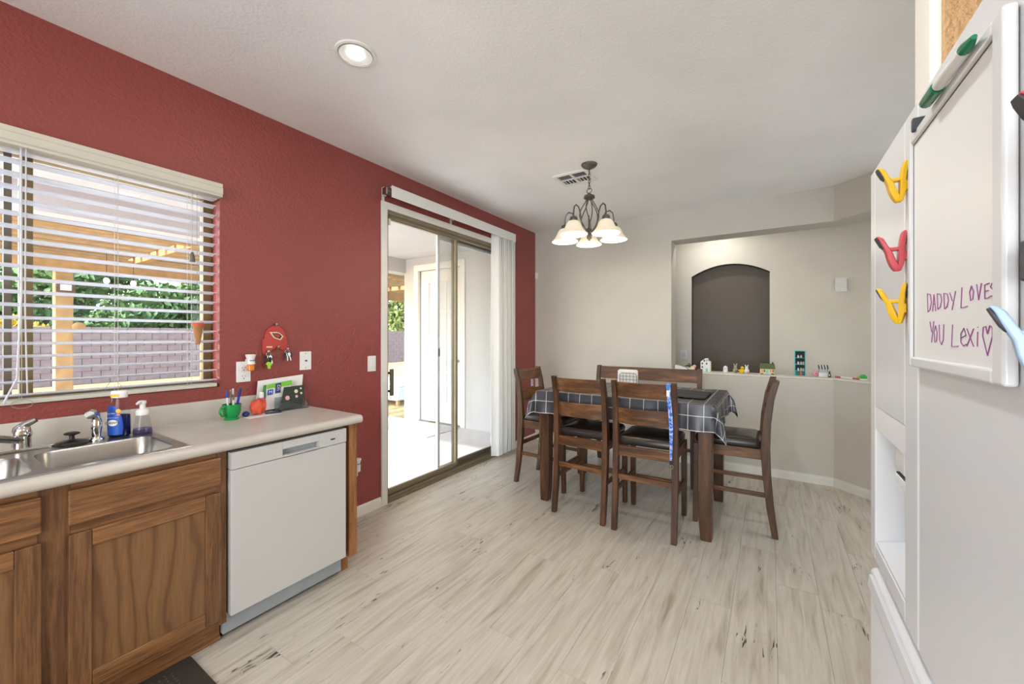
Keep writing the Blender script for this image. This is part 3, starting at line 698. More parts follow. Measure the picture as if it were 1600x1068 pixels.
# foaming hand soap
hs = thing('foam_soap_dispenser', 'small clear pump dispenser with purple soap right of the blue bottle', 'soap dispenser', (-2.462, 0.640, 0.9185))
c0 = (-2.462, 0.640, 0.9185)
obj('bottle', MB().lathe([(0.034, 0), (0.036, 0.006), (0.033, 0.03), (0.025, 0.075), (0.022, 0.088)], c0, 20), 'clear_plastic', hs)
obj('liquid', MB().lathe([(0.033, 0.001), (0.0345, 0.006), (0.0325, 0.026)], c0, 20), 'liquid_purple', hs)
pp = obj('pump', MB().lathe([(0.024, 0.088), (0.025, 0.105), (0.020, 0.113), (0.011, 0.116), (0.011, 0.138), (0.014, 0.140), (0.014, 0.152)], c0, 18), 'plastic_white', hs)
obj('nozzle', MB().tube([(c0[0], c0[1], 1.066), (c0[0]+0.012, c0[1]-0.014, 1.068), (c0[0]+0.018, c0[1]-0.026, 1.060)], [0.008, 0.007, 0.005], 8), 'plastic_white', pp)

# mug with pens
MC = (-2.497, 1.022, 0.914)
mg = thing('green_mug', 'bright green cup holding pens on the worktop by the backsplash', 'mug', MC)
obj('body', MB().lathe([(0.034, 0), (0.036, 0.006), (0.030, 0.012), (0.036, 0.022), (0.043, 0.045), (0.045, 0.084), (0.041, 0.084), (0.038, 0.04), (0.025, 0.018)], MC, 22, cap=(True, True)), 'mug_green', mg)
obj('handle', MB().tube([(MC[0]+0.020, MC[1]-0.036, 0.986), (MC[0]+0.032, MC[1]-0.062, 0.988), (MC[0]+0.036, MC[1]-0.070, 0.965), (MC[0]+0.030, MC[1]-0.058, 0.944), (MC[0]+0.018, MC[1]-0.034, 0.938)], 0.006, 8), 'mug_green', mg)
for i, (dx, dy, lx, ly, h, mat, cap, lb_) in enumerate([(0.006, -0.016, 0.012, -0.030, 0.162, 'plastic_white', 'label_blue', 'white pen with a blue clip leaning left in the green cup'), (0.0, -0.002, 0.004, -0.006, 0.165, 'chrome_dull', 'chrome_dull', 'silver pen upright in the green cup'),
        (0.012, 0.006, 0.018, 0.0, 0.140, 'plastic_white', 'chrome_dull', 'short white pen at the front of the green cup'), (-0.012, 0.012, -0.012, 0.012, 0.168, 'dispenser_grey', 'plastic_white', 'grey pen with a white cap at the back of the green cup'), (0.004, 0.018, 0.006, 0.042, 0.170, 'pen_blue', 'navy', 'thick blue marker leaning right in the green cup')]):
    p0 = Vector((MC[0]+dx, MC[1]+dy, 0.938)); p1 = Vector((MC[0]+lx, MC[1]+ly, 0.914+h))
    t = thing('pen', lb_, 'pen', p0, group='pens in the green cup')
    r = 0.0068 if i == 4 else 0.0045
    obj('barrel', MB().tube([p0, p0.lerp(p1, 0.72)], r, 8), mat, t); obj('pen_cap', MB().tube([p0.lerp(p1, 0.72), p0.lerp(p1, 0.95), p1], [r*1.15, r*1.1, r*0.6], 8), cap, t)

# papers and letter holder
def leaf(name, pts, mat, th=0.0012):        # a sheet from four 3D corners with thickness along X
    return MB().add([Vector(p) for p in pts]+[Vector(p)+Vector((-th, 0, 0)) for p in pts], [(0, 1, 2, 3), (7, 6, 5, 4), (0, 4, 5, 1), (1, 5, 6, 2), (2, 6, 7, 3), (3, 7, 4, 0)])
lh = thing('letter_holder', 'clear acrylic letter holder at the right end of the worktop', 'letter holder', (-2.53, 1.40, 0.914))
m = MB(); m.box(-2.600, -2.500, 1.275, 1.465, 0.914, 0.918); m.box(-2.504, -2.500, 1.275, 1.465, 0.918, 0.966); m.box(-2.550, -2.546, 1.275, 1.465, 0.918, 0.996); m.box(-2.600, -2.596, 1.275, 1.465, 0.918, 1.02)
obj('tray', m, 'acrylic', lh, bevel=0.0015)
o = obj('envelope', leaf('e', [(-2.603, 1.190, 0.916), (-2.603, 1.465, 0.916), (-2.612, 1.490, 1.118), (-2.612, 1.210, 1.100)], 'paper_white'), 'paper_white'); tag(o, 'large white envelope leaning on the red wall behind the mail', 'envelope')
t = thing('magazine', 'green and white magazine standing in the clear letter holder', 'magazine', (-2.575, 1.30, 0.918))
obj('pages', leaf('p', [(-2.562, 1.225, 0.925), (-2.562, 1.375, 0.925), (-2.584, 1.400, 1.090), (-2.584, 1.250, 1.075)], 0, 0.006), 'paper_white', t)
obj('cover_band', leaf('p', [(-2.5795, 1.247, 1.050), (-2.5795, 1.395, 1.058), (-2.5835, 1.400, 1.090), (-2.5835, 1.250, 1.075)], 0, 0.0003).xf(Matrix.Translation((0.0012, 0, 0))), 'lime', t)
obj('title_block', leaf('p', [(-2.5735, 1.290, 1.018), (-2.5735, 1.322, 1.020), (-2.5835, 1.332, 1.080), (-2.5835, 1.298, 1.077)], 0, 0.0003).xf(Matrix.Translation((0.0030, 0, 0))), 'navy', t)
obj('stamp_block', leaf('p', [(-2.5725, 1.245, 1.012), (-2.5725, 1.277, 1.014), (-2.5785, 1.282, 1.046), (-2.5785, 1.250, 1.044)], 0, 0.0003).xf(Matrix.Translation((0.0030, 0, 0))), 'label_blue', t)
o = text('DIY', 0.026, 'paper_white', t, (-2.5735, 1.311, 1.049), (PI/2, PI/2+0.12, PI/2)); 
o = text('M', 0.026, 'paper_white', t, (-2.5705, 1.263, 1.029), (PI/2, 0, PI/2))
o = obj('catalogue', leaf('p', [(-2.572, 1.205, 0.918), (-2.572, 1.240, 0.918), (-2.592, 1.300, 1.080), (-2.592, 1.235, 1.072)], 0, 0.004), 'leaf_green'); tag(o, 'green catalogue tucked behind the magazine in the letter holder', 'catalogue')
t = thing('flyer', 'dark food flyer standing in front in the clear letter holder', 'flyer', (-2.53, 1.42, 0.918))
obj('sheet', leaf('p', [(-2.530, 1.300, 0.920), (-2.530, 1.435, 0.920), (-2.556, 1.470, 1.055), (-2.556, 1.335, 1.052)], 0, 0.001), 'flyer_dark', t)
for (yy, zz, rr, mt) in [(1.408, 1.020, 0.012, 'figure_cream'), (1.408, 0.988, 0.009, 'pale_pink'), (1.350, 0.985, 0.014, 'pale_pink'), (1.440, 1.035, 0.006, 'plastic_white'), (1.44, 1.005, 0.007, 'figure_cream')]:
    xx = -2.530-(zz-0.92)*0.193+0.0012
    obj('printed_dish', MB().add([(xx-0.193*rr*math.sin(2*PI*k/12), yy+rr*math.cos(2*PI*k/12), zz+rr*math.sin(2*PI*k/12)) for k in range(12)], [tuple(range(12))]), mt, t, smooth=0)
o = obj('pink_bottle', MB().lathe([(0.020, 0), (0.022, 0.01), (0.021, 0.07), (0.014, 0.085)], (-2.560, 1.205, 0.920), 14), 'pink'); tag(o, 'pink plastic bottle with a white top leaning among the mail', 'bottle')
obj('bottle_cap', MB().lathe([(0.015, 0.085), (0.014, 0.112), (0.010, 0.118)], (-2.560, 1.205, 0.920), 14), 'plastic_white', o)
# crumpled orange-red pouch
m = MB(); m.ball((-2.500, 1.158, 0.958), (0.034, 0.044, 0.040), 14, 9)
for p in m.v:
    p.x += 0.006*math.sin(p.y*170)+rng.uniform(-0.002, 0.002); p.z += 0.006*math.cos(p.y*140+p.x*90)
    if p.z > 0.980: p.z += 0.010; p.y += 0.004
    p.z = max(p.z, 0.918)
o = obj('fabric_pouch', m, 'orange_red', smooth=60); tag(o, 'crumpled orange-red pouch on the loose mail beside the green cup', 'pouch')
for i, (x0, x1, y0, y1, a, mt, lb_) in enumerate([(-2.545, -2.435, 1.075, 1.265, 0.12, 'paper_white', 'white leaflet lying flat under the orange-red pouch'), (-2.53, -2.46, 1.20, 1.285, -0.3, 'navy', 'dark blue printed leaflet between pouch and letter holder')]):
    mm = B(-(x1-x0)/2, (x1-x0)/2, -(y1-y0)/2, (y1-y0)/2, 0, 0.0012).xf(Matrix.Translation(((x0+x1)/2, (y0+y1)/2, 0.914+i*0.0014)) @ Matrix.Rotation(a, 4, 'Z'))
    o = obj('leaflet', mm, mt); tag(o, lb_, 'leaflet', 'leaflets on the worktop')
m = MB().ball((-2.50, 1.095, 0.930), (0.022, 0.018, 0.016), 10, 6); o = obj('key_fob', m, 'navy'); tag(o, 'dark blue crumpled wrapper between the green cup and the orange-red pouch', 'wrapper')
cbl = MB().tube([(-2.59, 1.478, 0.925), (-2.575, 1.492, 0.930), (-2.57, 1.481, 0.945)], 0.003, 6); cbl.tube([(-2.57, 1.475, 0.918), (-2.56, 1.486, 0.922), (-2.55, 1.482, 0.930)], 0.003, 6)
o = obj('white_cable', cbl, 'plastic_white'); tag(o, 'short white cable end right of the letter holder', 'cable')

# ---- things on the red wall
def plate(yc, zc, w=0.076, h=0.12, x=XL, th=0.006): return B(x, x+th, yc-w/2, yc+w/2, zc-h/2, zc+h/2)
def freshener(name, yc, zc, label, liq, liq2):
    t = thing(name, label, 'air freshener', (XL+0.03, yc, zc))
    obj('plug_body', MB().lathe([(0.026, 0.058), (0.028, 0.054), (0.020, 0.030), (0.022, 0.012), (0.024, 0.0)], (XL+0.040, yc, zc), 16), 'plastic_white', t)
    obj('vent_slot', B(XL+0.058, XL+0.063, yc-0.014, yc+0.014, zc+0.020, zc+0.024), 'grip_grey', t)
    obj('vial', MB().lathe([(0.018, 0.0), (0.021, -0.012), (0.020, -0.036), (0.012, -0.040)], (XL+0.040, yc, zc), 14), liq, t)
    obj('prongs', B(XL+0.006, XL+0.022, yc-0.015, yc+0.015, zc-0.01, zc+0.03), liq2, t)
ou = thing('wall_outlet', 'white duplex outlet on the red wall left of the key rack', 'outlet', (XL, 1.142, 1.160))
obj('plate', plate(1.142, 1.160, 0.078, 0.122), 'plastic_white', ou, bevel=0.003)
for dz in (0.022, -0.028):
    s_ = obj('socket', MB().prism(rrect(1.142, 1.160+dz, 0.017, 0.019, 0.012, 4), XL+0.006, XL+0.008, 'X'), 'plastic_white', ou)
    obj('slots', MB().box(XL+0.008, XL+0.0085, 1.134, 1.136, 1.158+dz, 1.168+dz).box(XL+0.008, XL+0.0085, 1.148, 1.150, 1.158+dz, 1.168+dz).box(XL+0.008, XL+0.0085, 1.139, 1.145, 1.146+dz, 1.151+dz), 'grip_grey', s_)
freshener('air_freshener', 1.165, 1.205, 'white plug-in air freshener with amber oil in the outlet by the window', 'amber', 'plastic_white')
cp_ = thing('cable_plate', 'white coaxial cable wall plate between key rack and light switch', 'wall plate', (XL, 1.521, 1.206))
obj('plate', plate(1.521, 1.206, 0.080, 0.124), 'plastic_white', cp_, bevel=0.003)
obj('connector', MB().lathe([(0.006, 0.006), (0.006, 0.016), (0.003, 0.016)], (XL, 1.521, 1.206), 10, 'X'), 'pewter', cp_)
for dz in (0.05, -0.05): obj('screw', MB().lathe([(0.004, 0.006), (0.003, 0.0075)], (XL, 1.521, 1.206+dz), 8, 'X'), 'chrome_dull', cp_)
ls = thing('light_switch', 'white rocker light switch on the red wall beside the sliding door', 'light switch', (XL, 2.056, 1.155))
obj('plate', plate(2.056, 1.155, 0.076, 0.122), 'plastic_white', ls, bevel=0.003)
obj('rocker', MB().prism([(XL+0.006, 1.122), (XL+0.012, 1.122), (XL+0.007, 1.188), (XL+0.006, 1.188)], 2.039, 2.073, 'Y'), 'plastic_white', ls, bevel=0.001)
lo = thing('wall_outlet', 'white outlet low on the red wall beside the oak end panel', 'outlet', (XL, 1.89, 0.37))
obj('plate', plate(1.89, 0.37, 0.078, 0.122), 'plastic_white', lo, bevel=0.003); obj('socket', MB().prism(rrect(1.89, 0.345, 0.017, 0.019, 0.012, 4), XL+0.006, XL+0.008, 'X'), 'plastic_white', lo)
freshener('air_freshener', 1.90, 0.395, 'white plug-in air freshener low on the wall beside the oak end panel', 'plastic_white', 'plastic_white')
# key rack: cap-shaped red board with a bird-head emblem
kr = thing('key_rack', 'red helmet-shaped key rack with a white-edged bird emblem on the wall', 'key rack', (XL, 1.32, 1.36))
sh = [(1.246, 1.262), (1.246, 1.352), (1.258, 1.358)]
for i in range(13):
    a = PI-PI*i/12; sh.append((1.322+0.064*math.cos(a), 1.365+0.072*math.sin(a)))
sh += [(1.392, 1.350), (1.392, 1.290), (1.375, 1.276), (1.352, 1.290), (1.330, 1.296), (1.306, 1.290), (1.290, 1.272), (1.275, 1.262)]
obj('board', MB().prism(sh, XL, XL+0.014, 'X'), 'key_red', kr, bevel=0.002)
em = [(1.283, 1.398), (1.300, 1.396), (1.325, 1.398), (1.345, 1.392), (1.358, 1.380), (1.370, 1.367), (1.360, 1.364), (1.362, 1.358), (1.350, 1.346), (1.332, 1.352), (1.310, 1.360), (1.296, 1.378)]
def scl(poly, k): 
    cx = sum(p[0] for p in poly)/len(poly); cy = sum(p[1] for p in poly)/len(poly); return [(cx+(p[0]-cx)*k, cy+(p[1]-cy)*k) for p in poly]
e0 = obj('emblem', MB().prism(em, XL+0.014, XL+0.017, 'X'), 'figure_cream', kr)
obj('emblem_shadow', MB().prism(scl(em, 0.72), XL+0.017, XL+0.0185, 'X'), 'black_plastic', e0); obj('emblem_head', MB().prism(scl(em[:6]+em[8:], 0.45), XL+0.0185, XL+0.0195, 'X'), 'key_red', e0)
obj('strip', B(XL+0.014, XL+0.016, 1.266, 1.300, 1.300, 1.308), 'figure_cream', kr)
for (yy, zz) in ((1.318, 1.445), (1.270, 1.275), (1.330, 1.303), (1.386, 1.288)): obj('peg', MB().lathe([(0.006, 0), (0.005, 0.022), (0.009, 0.024), (0.009, 0.030), (0.004, 0.033)], (XL+0.004, yy, zz), 10, 'X'), 'chrome_dull', kr)
def keys(yc, zt, label, fob):
    t = thing('key_bunch', label, 'keys', (XL+0.025, yc, zt))
    obj('ring', MB().tube([(XL+0.026, yc+0.013*math.cos(2*PI*i/14), zt-0.010+0.013*math.sin(2*PI*i/14)) for i in range(14)], 0.0014, 6, True), 'chrome_dull', t)
    for i, (dy, ang) in enumerate(((-0.012, -0.35), (0.0, 0.02), (0.010, 0.28))):
        mm = MB().prism(rrect(0, -0.010, 0.009, 0.010, 0.006, 3), -0.0012, 0.0012, 'X'); mm.box(-0.001, 0.001, -0.0035, 0.0035, -0.052, -0.018)
        mm.xf(Matrix.Translation((XL+0.022+i*0.006, yc+dy*0.5, zt-0.018)) @ Matrix.Rotation(ang, 4, 'X'))
        obj('key', mm, 'chrome_dull' if (i or not fob) else 'black_plastic', t)
    if fob == 'lime':
        obj('fob', MB().ball((XL+0.030, yc+0.006, zt-0.045), (0.008, 0.013, 0.026), 10, 6), 'black_plastic', t)
        obj('charm', MB().prism([(yc-0.022, zt-0.070), (yc-0.012, zt-0.078), (yc-0.008, zt-0.100), (yc+0.008, zt-0.100), (yc+0.008, zt-0.082), (yc+0.018, zt-0.074), (yc+0.010, zt-0.060), (yc-0.010, zt-0.056)], XL+0.034, XL+0.040, 'X'), 'key_lime', t, bevel=0.002, label='lime green charm')
    else: obj('fob', MB().ball((XL+0.028, yc+0.018, zt-0.035), (0.007, 0.010, 0.020), 10, 6), 'black_plastic', t)
keys(1.272, 1.270, 'bunch of keys with a lime green charm on the rack\'s left peg', 'lime'); keys(1.387, 1.283, 'bunch of silver keys hanging from the rack\'s right peg', 'plain')

# ---- window blind
bl = thing('window_blind', 'white horizontal-slat blind with cream valance in the kitchen window', 'blind', (-2.66, 0.26, 2.2))
obj('valance', MB().prism([(-2.640, 2.150), (-2.580, 2.150), (-2.580, 2.160), (-2.574, 2.166), (-2.574, 2.196), (-2.580, 2.202), (-2.578, 2.222), (-2.640, 2.222)], -0.56, 1.012, 'Y'), 'blind_cream', bl, smooth=25)
obj('headrail', B(-2.700, -2.640, WY0+0.01, WY1-0.012, 2.145, 2.195), 'blind_white', bl)
ns = 19; proto = None
for i in range(ns):
    z = 1.128+i*0.0545
    if proto is None:
        rings = []
        for s_ in (0, 1):
            y = (WY0+0.012, WY1-0.016)[s_]; rr = []
            for k in range(6): rr.append((-0.025+0.010*k, y-0.26, 0.0022-0.006*((k-2.5)/2.5)**2))
            for k in range(5, -1, -1): rr.append((-0.025+0.010*k, y-0.26, -0.0006-0.006*((k-2.5)/2.5)**2))
            rings.append(rr)
        proto = obj('slat', MB().loft(rings), 'blind_white', bl, world=False, smooth=30); o = proto
    else:
        o = proto.copy(); COL.objects.link(o)
    o.location = (0.0, 0, z-2.2); o.rotation_euler = (0, math.radians(-10), 0)
obj('bottom_rail', B(-2.690, -2.628, WY0+0.012, WY1-0.016, 1.088, 1.108), 'blind_cream', bl, bevel=0.004)
for yy in (0.30, 0.595, 0.885):
    m = MB()
    for xx in (-2.688, -2.633): m.tube([(xx, yy, 1.10), (xx, yy, 2.15)], 0.0011, 5)
    for i in range(ns): m.tube([(-2.688, yy, 1.122+i*0.0545), (-2.633, yy, 1.122+i*0.0545)], 0.0008, 4)
    obj('ladder_cord', m, 'string', bl)
pc = MB().tube([(-2.605, 0.295, 2.16), (-2.605, 0.296, 1.55), (-2.605, 0.285, 1.20), (-2.605, 0.25, 1.10)], 0.0035, 6); pc.tube([(-2.600, 0.308, 2.16), (-2.60, 0.305, 1.5), (-2.605, 0.312, 1.13)], 0.0025, 6)
obj('pull_cord', pc, 'blind_white', bl)
loop = MB().tube([(-2.61, 0.575+0.028*math.cos(a), 1.115+0.045*math.sin(a)) for a in [PI*i/8 for i in range(9)]], 0.001, 5); loop.tube([(-2.62, 0.30+0.03*math.cos(a), 1.09+0.018*math.sin(a)) for a in [2*PI*i/10 for i in range(11)]], 0.0012, 5)
obj('cord_loop', loop, 'cord_grey', bl)
wc = thing('hanging_cone', 'small woven cone ornament hanging on a string in the window', 'ornament', (-2.612, 0.905, 1.40))
obj('cone', MB().lathe([(0.010, 1.328), (0.026, 1.438), (0.027, 1.444), (0.022, 1.444)], (-2.612, 0.907, 0), 14), 'raffia', wc); obj('cone_rim', MB().lathe([(0.0275, 1.428), (0.028, 1.44), (0.0275, 1.442)], (-2.612, 0.907, 0), 14), 'orange_red', wc)
obj('string', MB().tube([(-2.612, 0.93, 1.444), (-2.612, 0.905, 1.50), (-2.612, 0.885, 1.444)], 0.001, 4).tube([(-2.612, 0.905, 1.50), (-2.612, 0.903, 2.155)], 0.001, 4), 'cord_grey', wc)
sc_ = thing('sun_catcher', 'small silver bell ornament hanging above the woven cone in the window', 'ornament', (-2.606, 0.885, 1.80))
obj('bell', MB().lathe([(0.014, 1.770), (0.011, 1.80), (0.005, 1.822)], (-2.606, 0.880, 0), 12), 'pewter', sc_); obj('string', MB().tube([(-2.606, 0.88, 1.822), (-2.606, 0.882, 2.155)], 0.0008, 4), 'cord_grey', sc_)

# ---- vertical blind at the slider
vb = thing('vertical_blind', 'white vertical blind drawn to the right of the sliding glass door', 'blind', (-2.58, 3.1, 2.5))
obj('valance', MB().box(-2.548, -2.542, 2.175, 4.03, 2.482, 2.576).box(-2.60, -2.548, 4.02, 4.03, 2.482, 2.576).box(-2.58, -2.548, 2.19, 4.02, 2.566, 2.576), 'vane_white', vb, bevel=0.002)
obj('head_track', B(-2.615, -2.575, 2.16, 4.01, 2.515, 2.552), 'pewter', vb, bevel=0.002)
obj('track_end', MB().box(-2.618, -2.572, 2.142, 2.162, 2.505, 2.560).box(-2.60, -2.572, 2.162, 2.20, 2.522, 2.545), 'chrome_dull', vb, bevel=0.002)
for yy in (2.165, 2.985): obj('bracket', MB().box(-2.642, -2.61, yy-0.012, yy+0.012, 2.50, 2.57).box(-2.64, -2.634, yy-0.012, yy+0.012, 2.44, 2.50), 'blind_cream', vb)
proto = None
angs = [58, 72, 88, 66, 84, 70, 88, 68, 80]
for i in range(9):
    if proto is None:
        rr = []
        for z in (0.03-2.5, 2.51-2.5):
            a_ = [(-0.0445+0.0178*k, 0.006*(1-((k-2.5)/2.5)**2), z) for k in range(6)]; b_ = [(p[0], p[1]-0.0012, z) for p in a_[::-1]]; rr.append(a_+b_)
        proto = obj('vane', MB().loft(rr), 'vane_white', vb, world=False, smooth=50); o = proto
    else:
        o = proto.copy(); COL.objects.link(o)
    o.location = (-0.006, 3.665+i*0.043-3.1, 0); o.rotation_euler = (0, 0, math.radians(90-angs[i] if i else 30))
# ---- sensor at the corner
o = obj('alarm_sensor', MB().prism(rrect(-2.615, 2.170, 0.018, 0.040, 0.008, 3), YB-0.02, YB, 'Y'), 'plastic_white', bevel=0.004); tag(o, 'small white alarm sensor in the back corner by the red wall', 'sensor')

# ------------------------------------------------------------------ ceiling fixtures
rl = thing('recessed_light', 'white recessed can light in the ceiling above the worktop', 'ceiling light', (-1.69, 1.225, ZC))
c0 = (-1.69, 1.225, ZC)
obj('trim_ring', MB().lathe([(0.096, 0.0), (0.095, -0.006), (0.084, -0.009), (0.078, -0.004), (0.078, 0.0)], c0, 32, cap=(False, False)), 'plastic_white', rl)
obj('gap_ring', MB().lathe([(0.080, -0.0040), (0.0765, -0.0092), (0.0745, -0.0075)], c0, 32, cap=(False, False)), 'cord_grey', rl)
obj('baffle', MB().lathe([(0.0745, -0.0075), (0.060, -0.0045), (0.048, -0.0030), (0.042, -0.002)], c0, 32, cap=(False, False)), 'dispenser_grey', rl)
obj('lens', MB().lathe([(0.043, -0.0022), (0.034, -0.0045), (0.018, -0.0055), (0.001, -0.006)], c0, 28, cap=(True, False)), 'can_glow', rl)
vt = thing('ceiling_vent', 'white louvred air vent in the ceiling behind the chandelier', 'air vent', (-1.42, 3.21, ZC))
VX0, VX1, VY0, VY1 = -1.575, -1.265, 3.075, 3.340
m = MB(); zz = ZC-0.014
m.box(VX0, VX1, VY0, VY0+0.03, zz, ZC); m.box(VX0, VX1, VY1-0.03, VY1, zz, ZC); m.box(VX0, VX0+0.03, VY0+0.03, VY1-0.03, zz, ZC); m.box(VX1-0.03, VX1, VY0+0.03, VY1-0.03, zz, ZC); m.box(-1.428, -1.412, VY0+0.03, VY1-0.03, zz, ZC)
m.box(VX0+0.03, VX1-0.03, 3.200, 3.212, zz, ZC)
obj('frame', m, 'plastic_white', vt, bevel=0.002); obj('duct', B(VX0+0.03, VX1-0.03, VY0+0.03, VY1-0.03, ZC-0.0025, ZC-0.0005), 'kick_dark', vt)
for (xa, xb) in ((VX0+0.03, -1.428), (-1.412, VX1-0.03)):
    for i in range(3):
        yy = 3.115+i*0.028; obj('louvre', B(xa, xb, -0.010, 0.010, -0.0008, 0.0008).xf(Matrix.Translation((0, yy, ZC-0.008)) @ Matrix.Rotation(0.35, 4, 'X')), 'dispenser_grey', vt)
    for i in range(4):
        xx = xa+0.02+i*0.030; obj('louvre', B(-0.009, 0.009, 3.214, 3.308, -0.0008, 0.0008).xf(Matrix.Translation((xx, 0, ZC-0.008)) @ Matrix.Rotation(0.35, 4, 'Y')), 'dispenser_grey', vt)
# chandelier
CX, CY = -1.216, 3.025
ch = thing('chandelier', 'pewter chandelier with five frosted bell shades over the dining table', 'chandelier', (CX, CY, ZC))
obj('canopy', MB().lathe([(0.064, 0), (0.063, -0.008), (0.050, -0.022), (0.020, -0.034), (0.010, -0.044)], (CX, CY, ZC), 24), 'pewter', ch)
m = MB(); z = ZC-0.05
for i in range(6):
    R = 0.011; pts = []
    for k in range(10):
        a = 2*PI*k/10; pts.append((CX+(R*0.7*math.cos(a) if i % 2 else 0), CY+(0 if i % 2 else R*0.7*math.cos(a)), z-0.014-i*0.024+0.0165*math.sin(a)))
    m.tube(pts, 0.0026, 6, True)
obj('chain', m, 'pewter', ch)
obj('loop', MB().tube([(CX+0.020*math.cos(2*PI*k/16), CY, 2.530+0.020*math.sin(2*PI*k/16)) for k in range(16)], 0.0035, 8, True), 'pewter', ch)
obj('crown', MB().lathe([(0.008, 2.512), (0.020, 2.500), (0.042, 2.488), (0.044, 2.470), (0.030, 2.462), (0.012, 2.458)], (CX, CY, 0), 20), 'pewter', ch)
for k in range(6):
    a = 2*PI*k/6+0.2; pts = []
    for i in range(13):
        u = i/12; z = 2.465-0.285*u; rr = 0.020+0.060*math.sin(PI*u)**1.3*(1 if u < 0.5 else 1); tw = a+1.1*u; pts.append((CX+rr*math.cos(tw), CY+rr*math.sin(tw), z))
    obj('cage_rod', MB().tube(pts, 0.0042, 6), 'pewter', ch)
obj('hub', MB().lathe([(0.010, 2.195), (0.024, 2.188), (0.028, 2.176), (0.018, 2.164), (0.022, 2.152), (0.010, 2.140), (0.004, 2.128)], (CX, CY, 0), 16), 'pewter', ch)
for k in range(5):
    a = math.radians(-31+72*k); ca, sa = math.cos(a), math.sin(a); pts = []
    for (r, z) in [(0.015, 2.178), (0.05, 2.185), (0.085, 2.215), (0.108, 2.270), (0.120, 2.330), (0.140, 2.368), (0.172, 2.380), (0.196, 2.360), (0.204, 2.320), (0.205, 2.275)]: pts.append((CX+r*ca, CY+r*sa, z))
    obj('arm', MB().tube(pts, 0.0055, 8), 'pewter', ch)
    px, py = CX+0.205*ca, CY+0.205*sa
    obj('socket', MB().lathe([(0.012, 2.285), (0.026, 2.278), (0.030, 2.262), (0.030, 2.244), (0.024, 2.240)], (px, py, 0), 16), 'pewter', ch)
    sh_ = obj('lamp_shade', MB().lathe([(0.028, 2.250), (0.042, 2.243), (0.056, 2.225), (0.066, 2.200), (0.078, 2.178), (0.094, 2.160), (0.106, 2.146), (0.104, 2.143), (0.090, 2.157), (0.074, 2.176), (0.062, 2.199), (0.052, 2.223), (0.038, 2.238), (0.026, 2.244)], (px, py, 0), 28, cap=(False, False)), 'frosted_shade', ch)
    obj('bulb', MB().lathe([(0.014, 2.238), (0.020, 2.215), (0.030, 2.185), (0.028, 2.165), (0.016, 2.152), (0.004, 2.149)], (px, py, 0), 14), 'bulb_glow', sh_)
    lamp('chandelier_bulb', 'POINT', (px, py, 2.125), 1.0, (1.0, 0.88, 0.70), radius=0.03)

# ------------------------------------------------------------------ DINING SET
TX0, TX1, TY0, TY1, TZ = -1.635, -0.315, 2.935, 3.805, 0.915
tb = thing('dining_table', 'dark-stained wooden counter-height dining table under a checked cloth', 'table', ((TX0+TX1)/2, (TY0+TY1)/2, 0))
obj('tabletop', B(TX0, TX1, TY0, TY1, 0.880, TZ), 'dark_x', tb, bevel=0.004)
m = MB(); m.box(TX0+0.09, TX1-0.09, TY0+0.03, TY0+0.052, 0.785, 0.880); m.box(TX0+0.09, TX1-0.09, TY1-0.052, TY1-0.03, 0.785, 0.880)
obj('apron', m, 'dark_x', tb); obj('apron', MB().box(TX0+0.03, TX0+0.052, TY0+0.09, TY1-0.09, 0.785, 0.880).box(TX1-0.052, TX1-0.03, TY0+0.09, TY1-0.09, 0.785, 0.880), 'dark_y', tb)
for sx in (0, 1):
    for sy in (0, 1):
        lx = (TX0+0.052, TX1-0.052)[sx]; ly = (TY0+0.052, TY1-0.052)[sy]; ix = (-1, 1)[sx]
        obj('leg', MB().sweep([(lx+ix*0.004, ly, 0), (lx, ly, 0.10), (lx-ix*0.002, ly, 0.35), (lx, ly, 0.70), (lx, ly, 0.880)], [0.066, 0.078, 0.084, 0.088, 0.088], [0.066, 0.078, 0.084, 0.088, 0.088]), 'dark_z', tb, bevel=0.005)
# cloth
A_, B_, D_ = TX1-TX0+0.012, TY1-TY0+0.012, 0.185
nu, nv = 84, 62; vs = []; uvs = []; fs = []
for j in range(nv+1):
    for i in range(nu+1):
        u = -D_+(A_+2*D_)*i/nu; v_ = -D_+(B_+2*D_)*j/nv
        cu = min(max(u, 0), A_); cv = min(max(v_, 0), B_); du, dv = u-cu, v_-cv; r = math.hypot(du, dv)
        px, py, pz = TX0-0.006+cu, TY0-0.006+cv, TZ+0.003
        if r > 0:
            dx, dy = du/r, dv/r; cor = 2*abs(dx*dy)
            e = cu if abs(dy) > abs(dx) else cv
            out = 0.006+0.16*r*0.35+cor*(0.10+0.38*r*1.0)*min(1, r/0.1)*0.42
            out += (0.010*math.sin(e*16+1.2)+0.006*math.sin(e*37))*(r/D_)*(1-cor)
            px += dx*out; py += dy*out; pz -= r*(0.98 if cor < 0.2 else 0.96-0.05*cor)
        else:
            pz += 0.0012*math.sin(u*23+v_*7)*math.sin(v_*19)
        vs.append((px, py, pz)); uvs.append((u+0.30, v_+0.28))
for j in range(nv):
    for i in range(nu): a = j*(nu+1)+i; fs.append((a, a+1, a+nu+2, a+nu+1))
cl = obj('tablecloth', MB().add(vs, fs), 'windowpane_cloth', smooth=60, uvs=uvs); tag(cl, 'charcoal tablecloth with a thin white windowpane grid on the dining table', 'tablecloth')
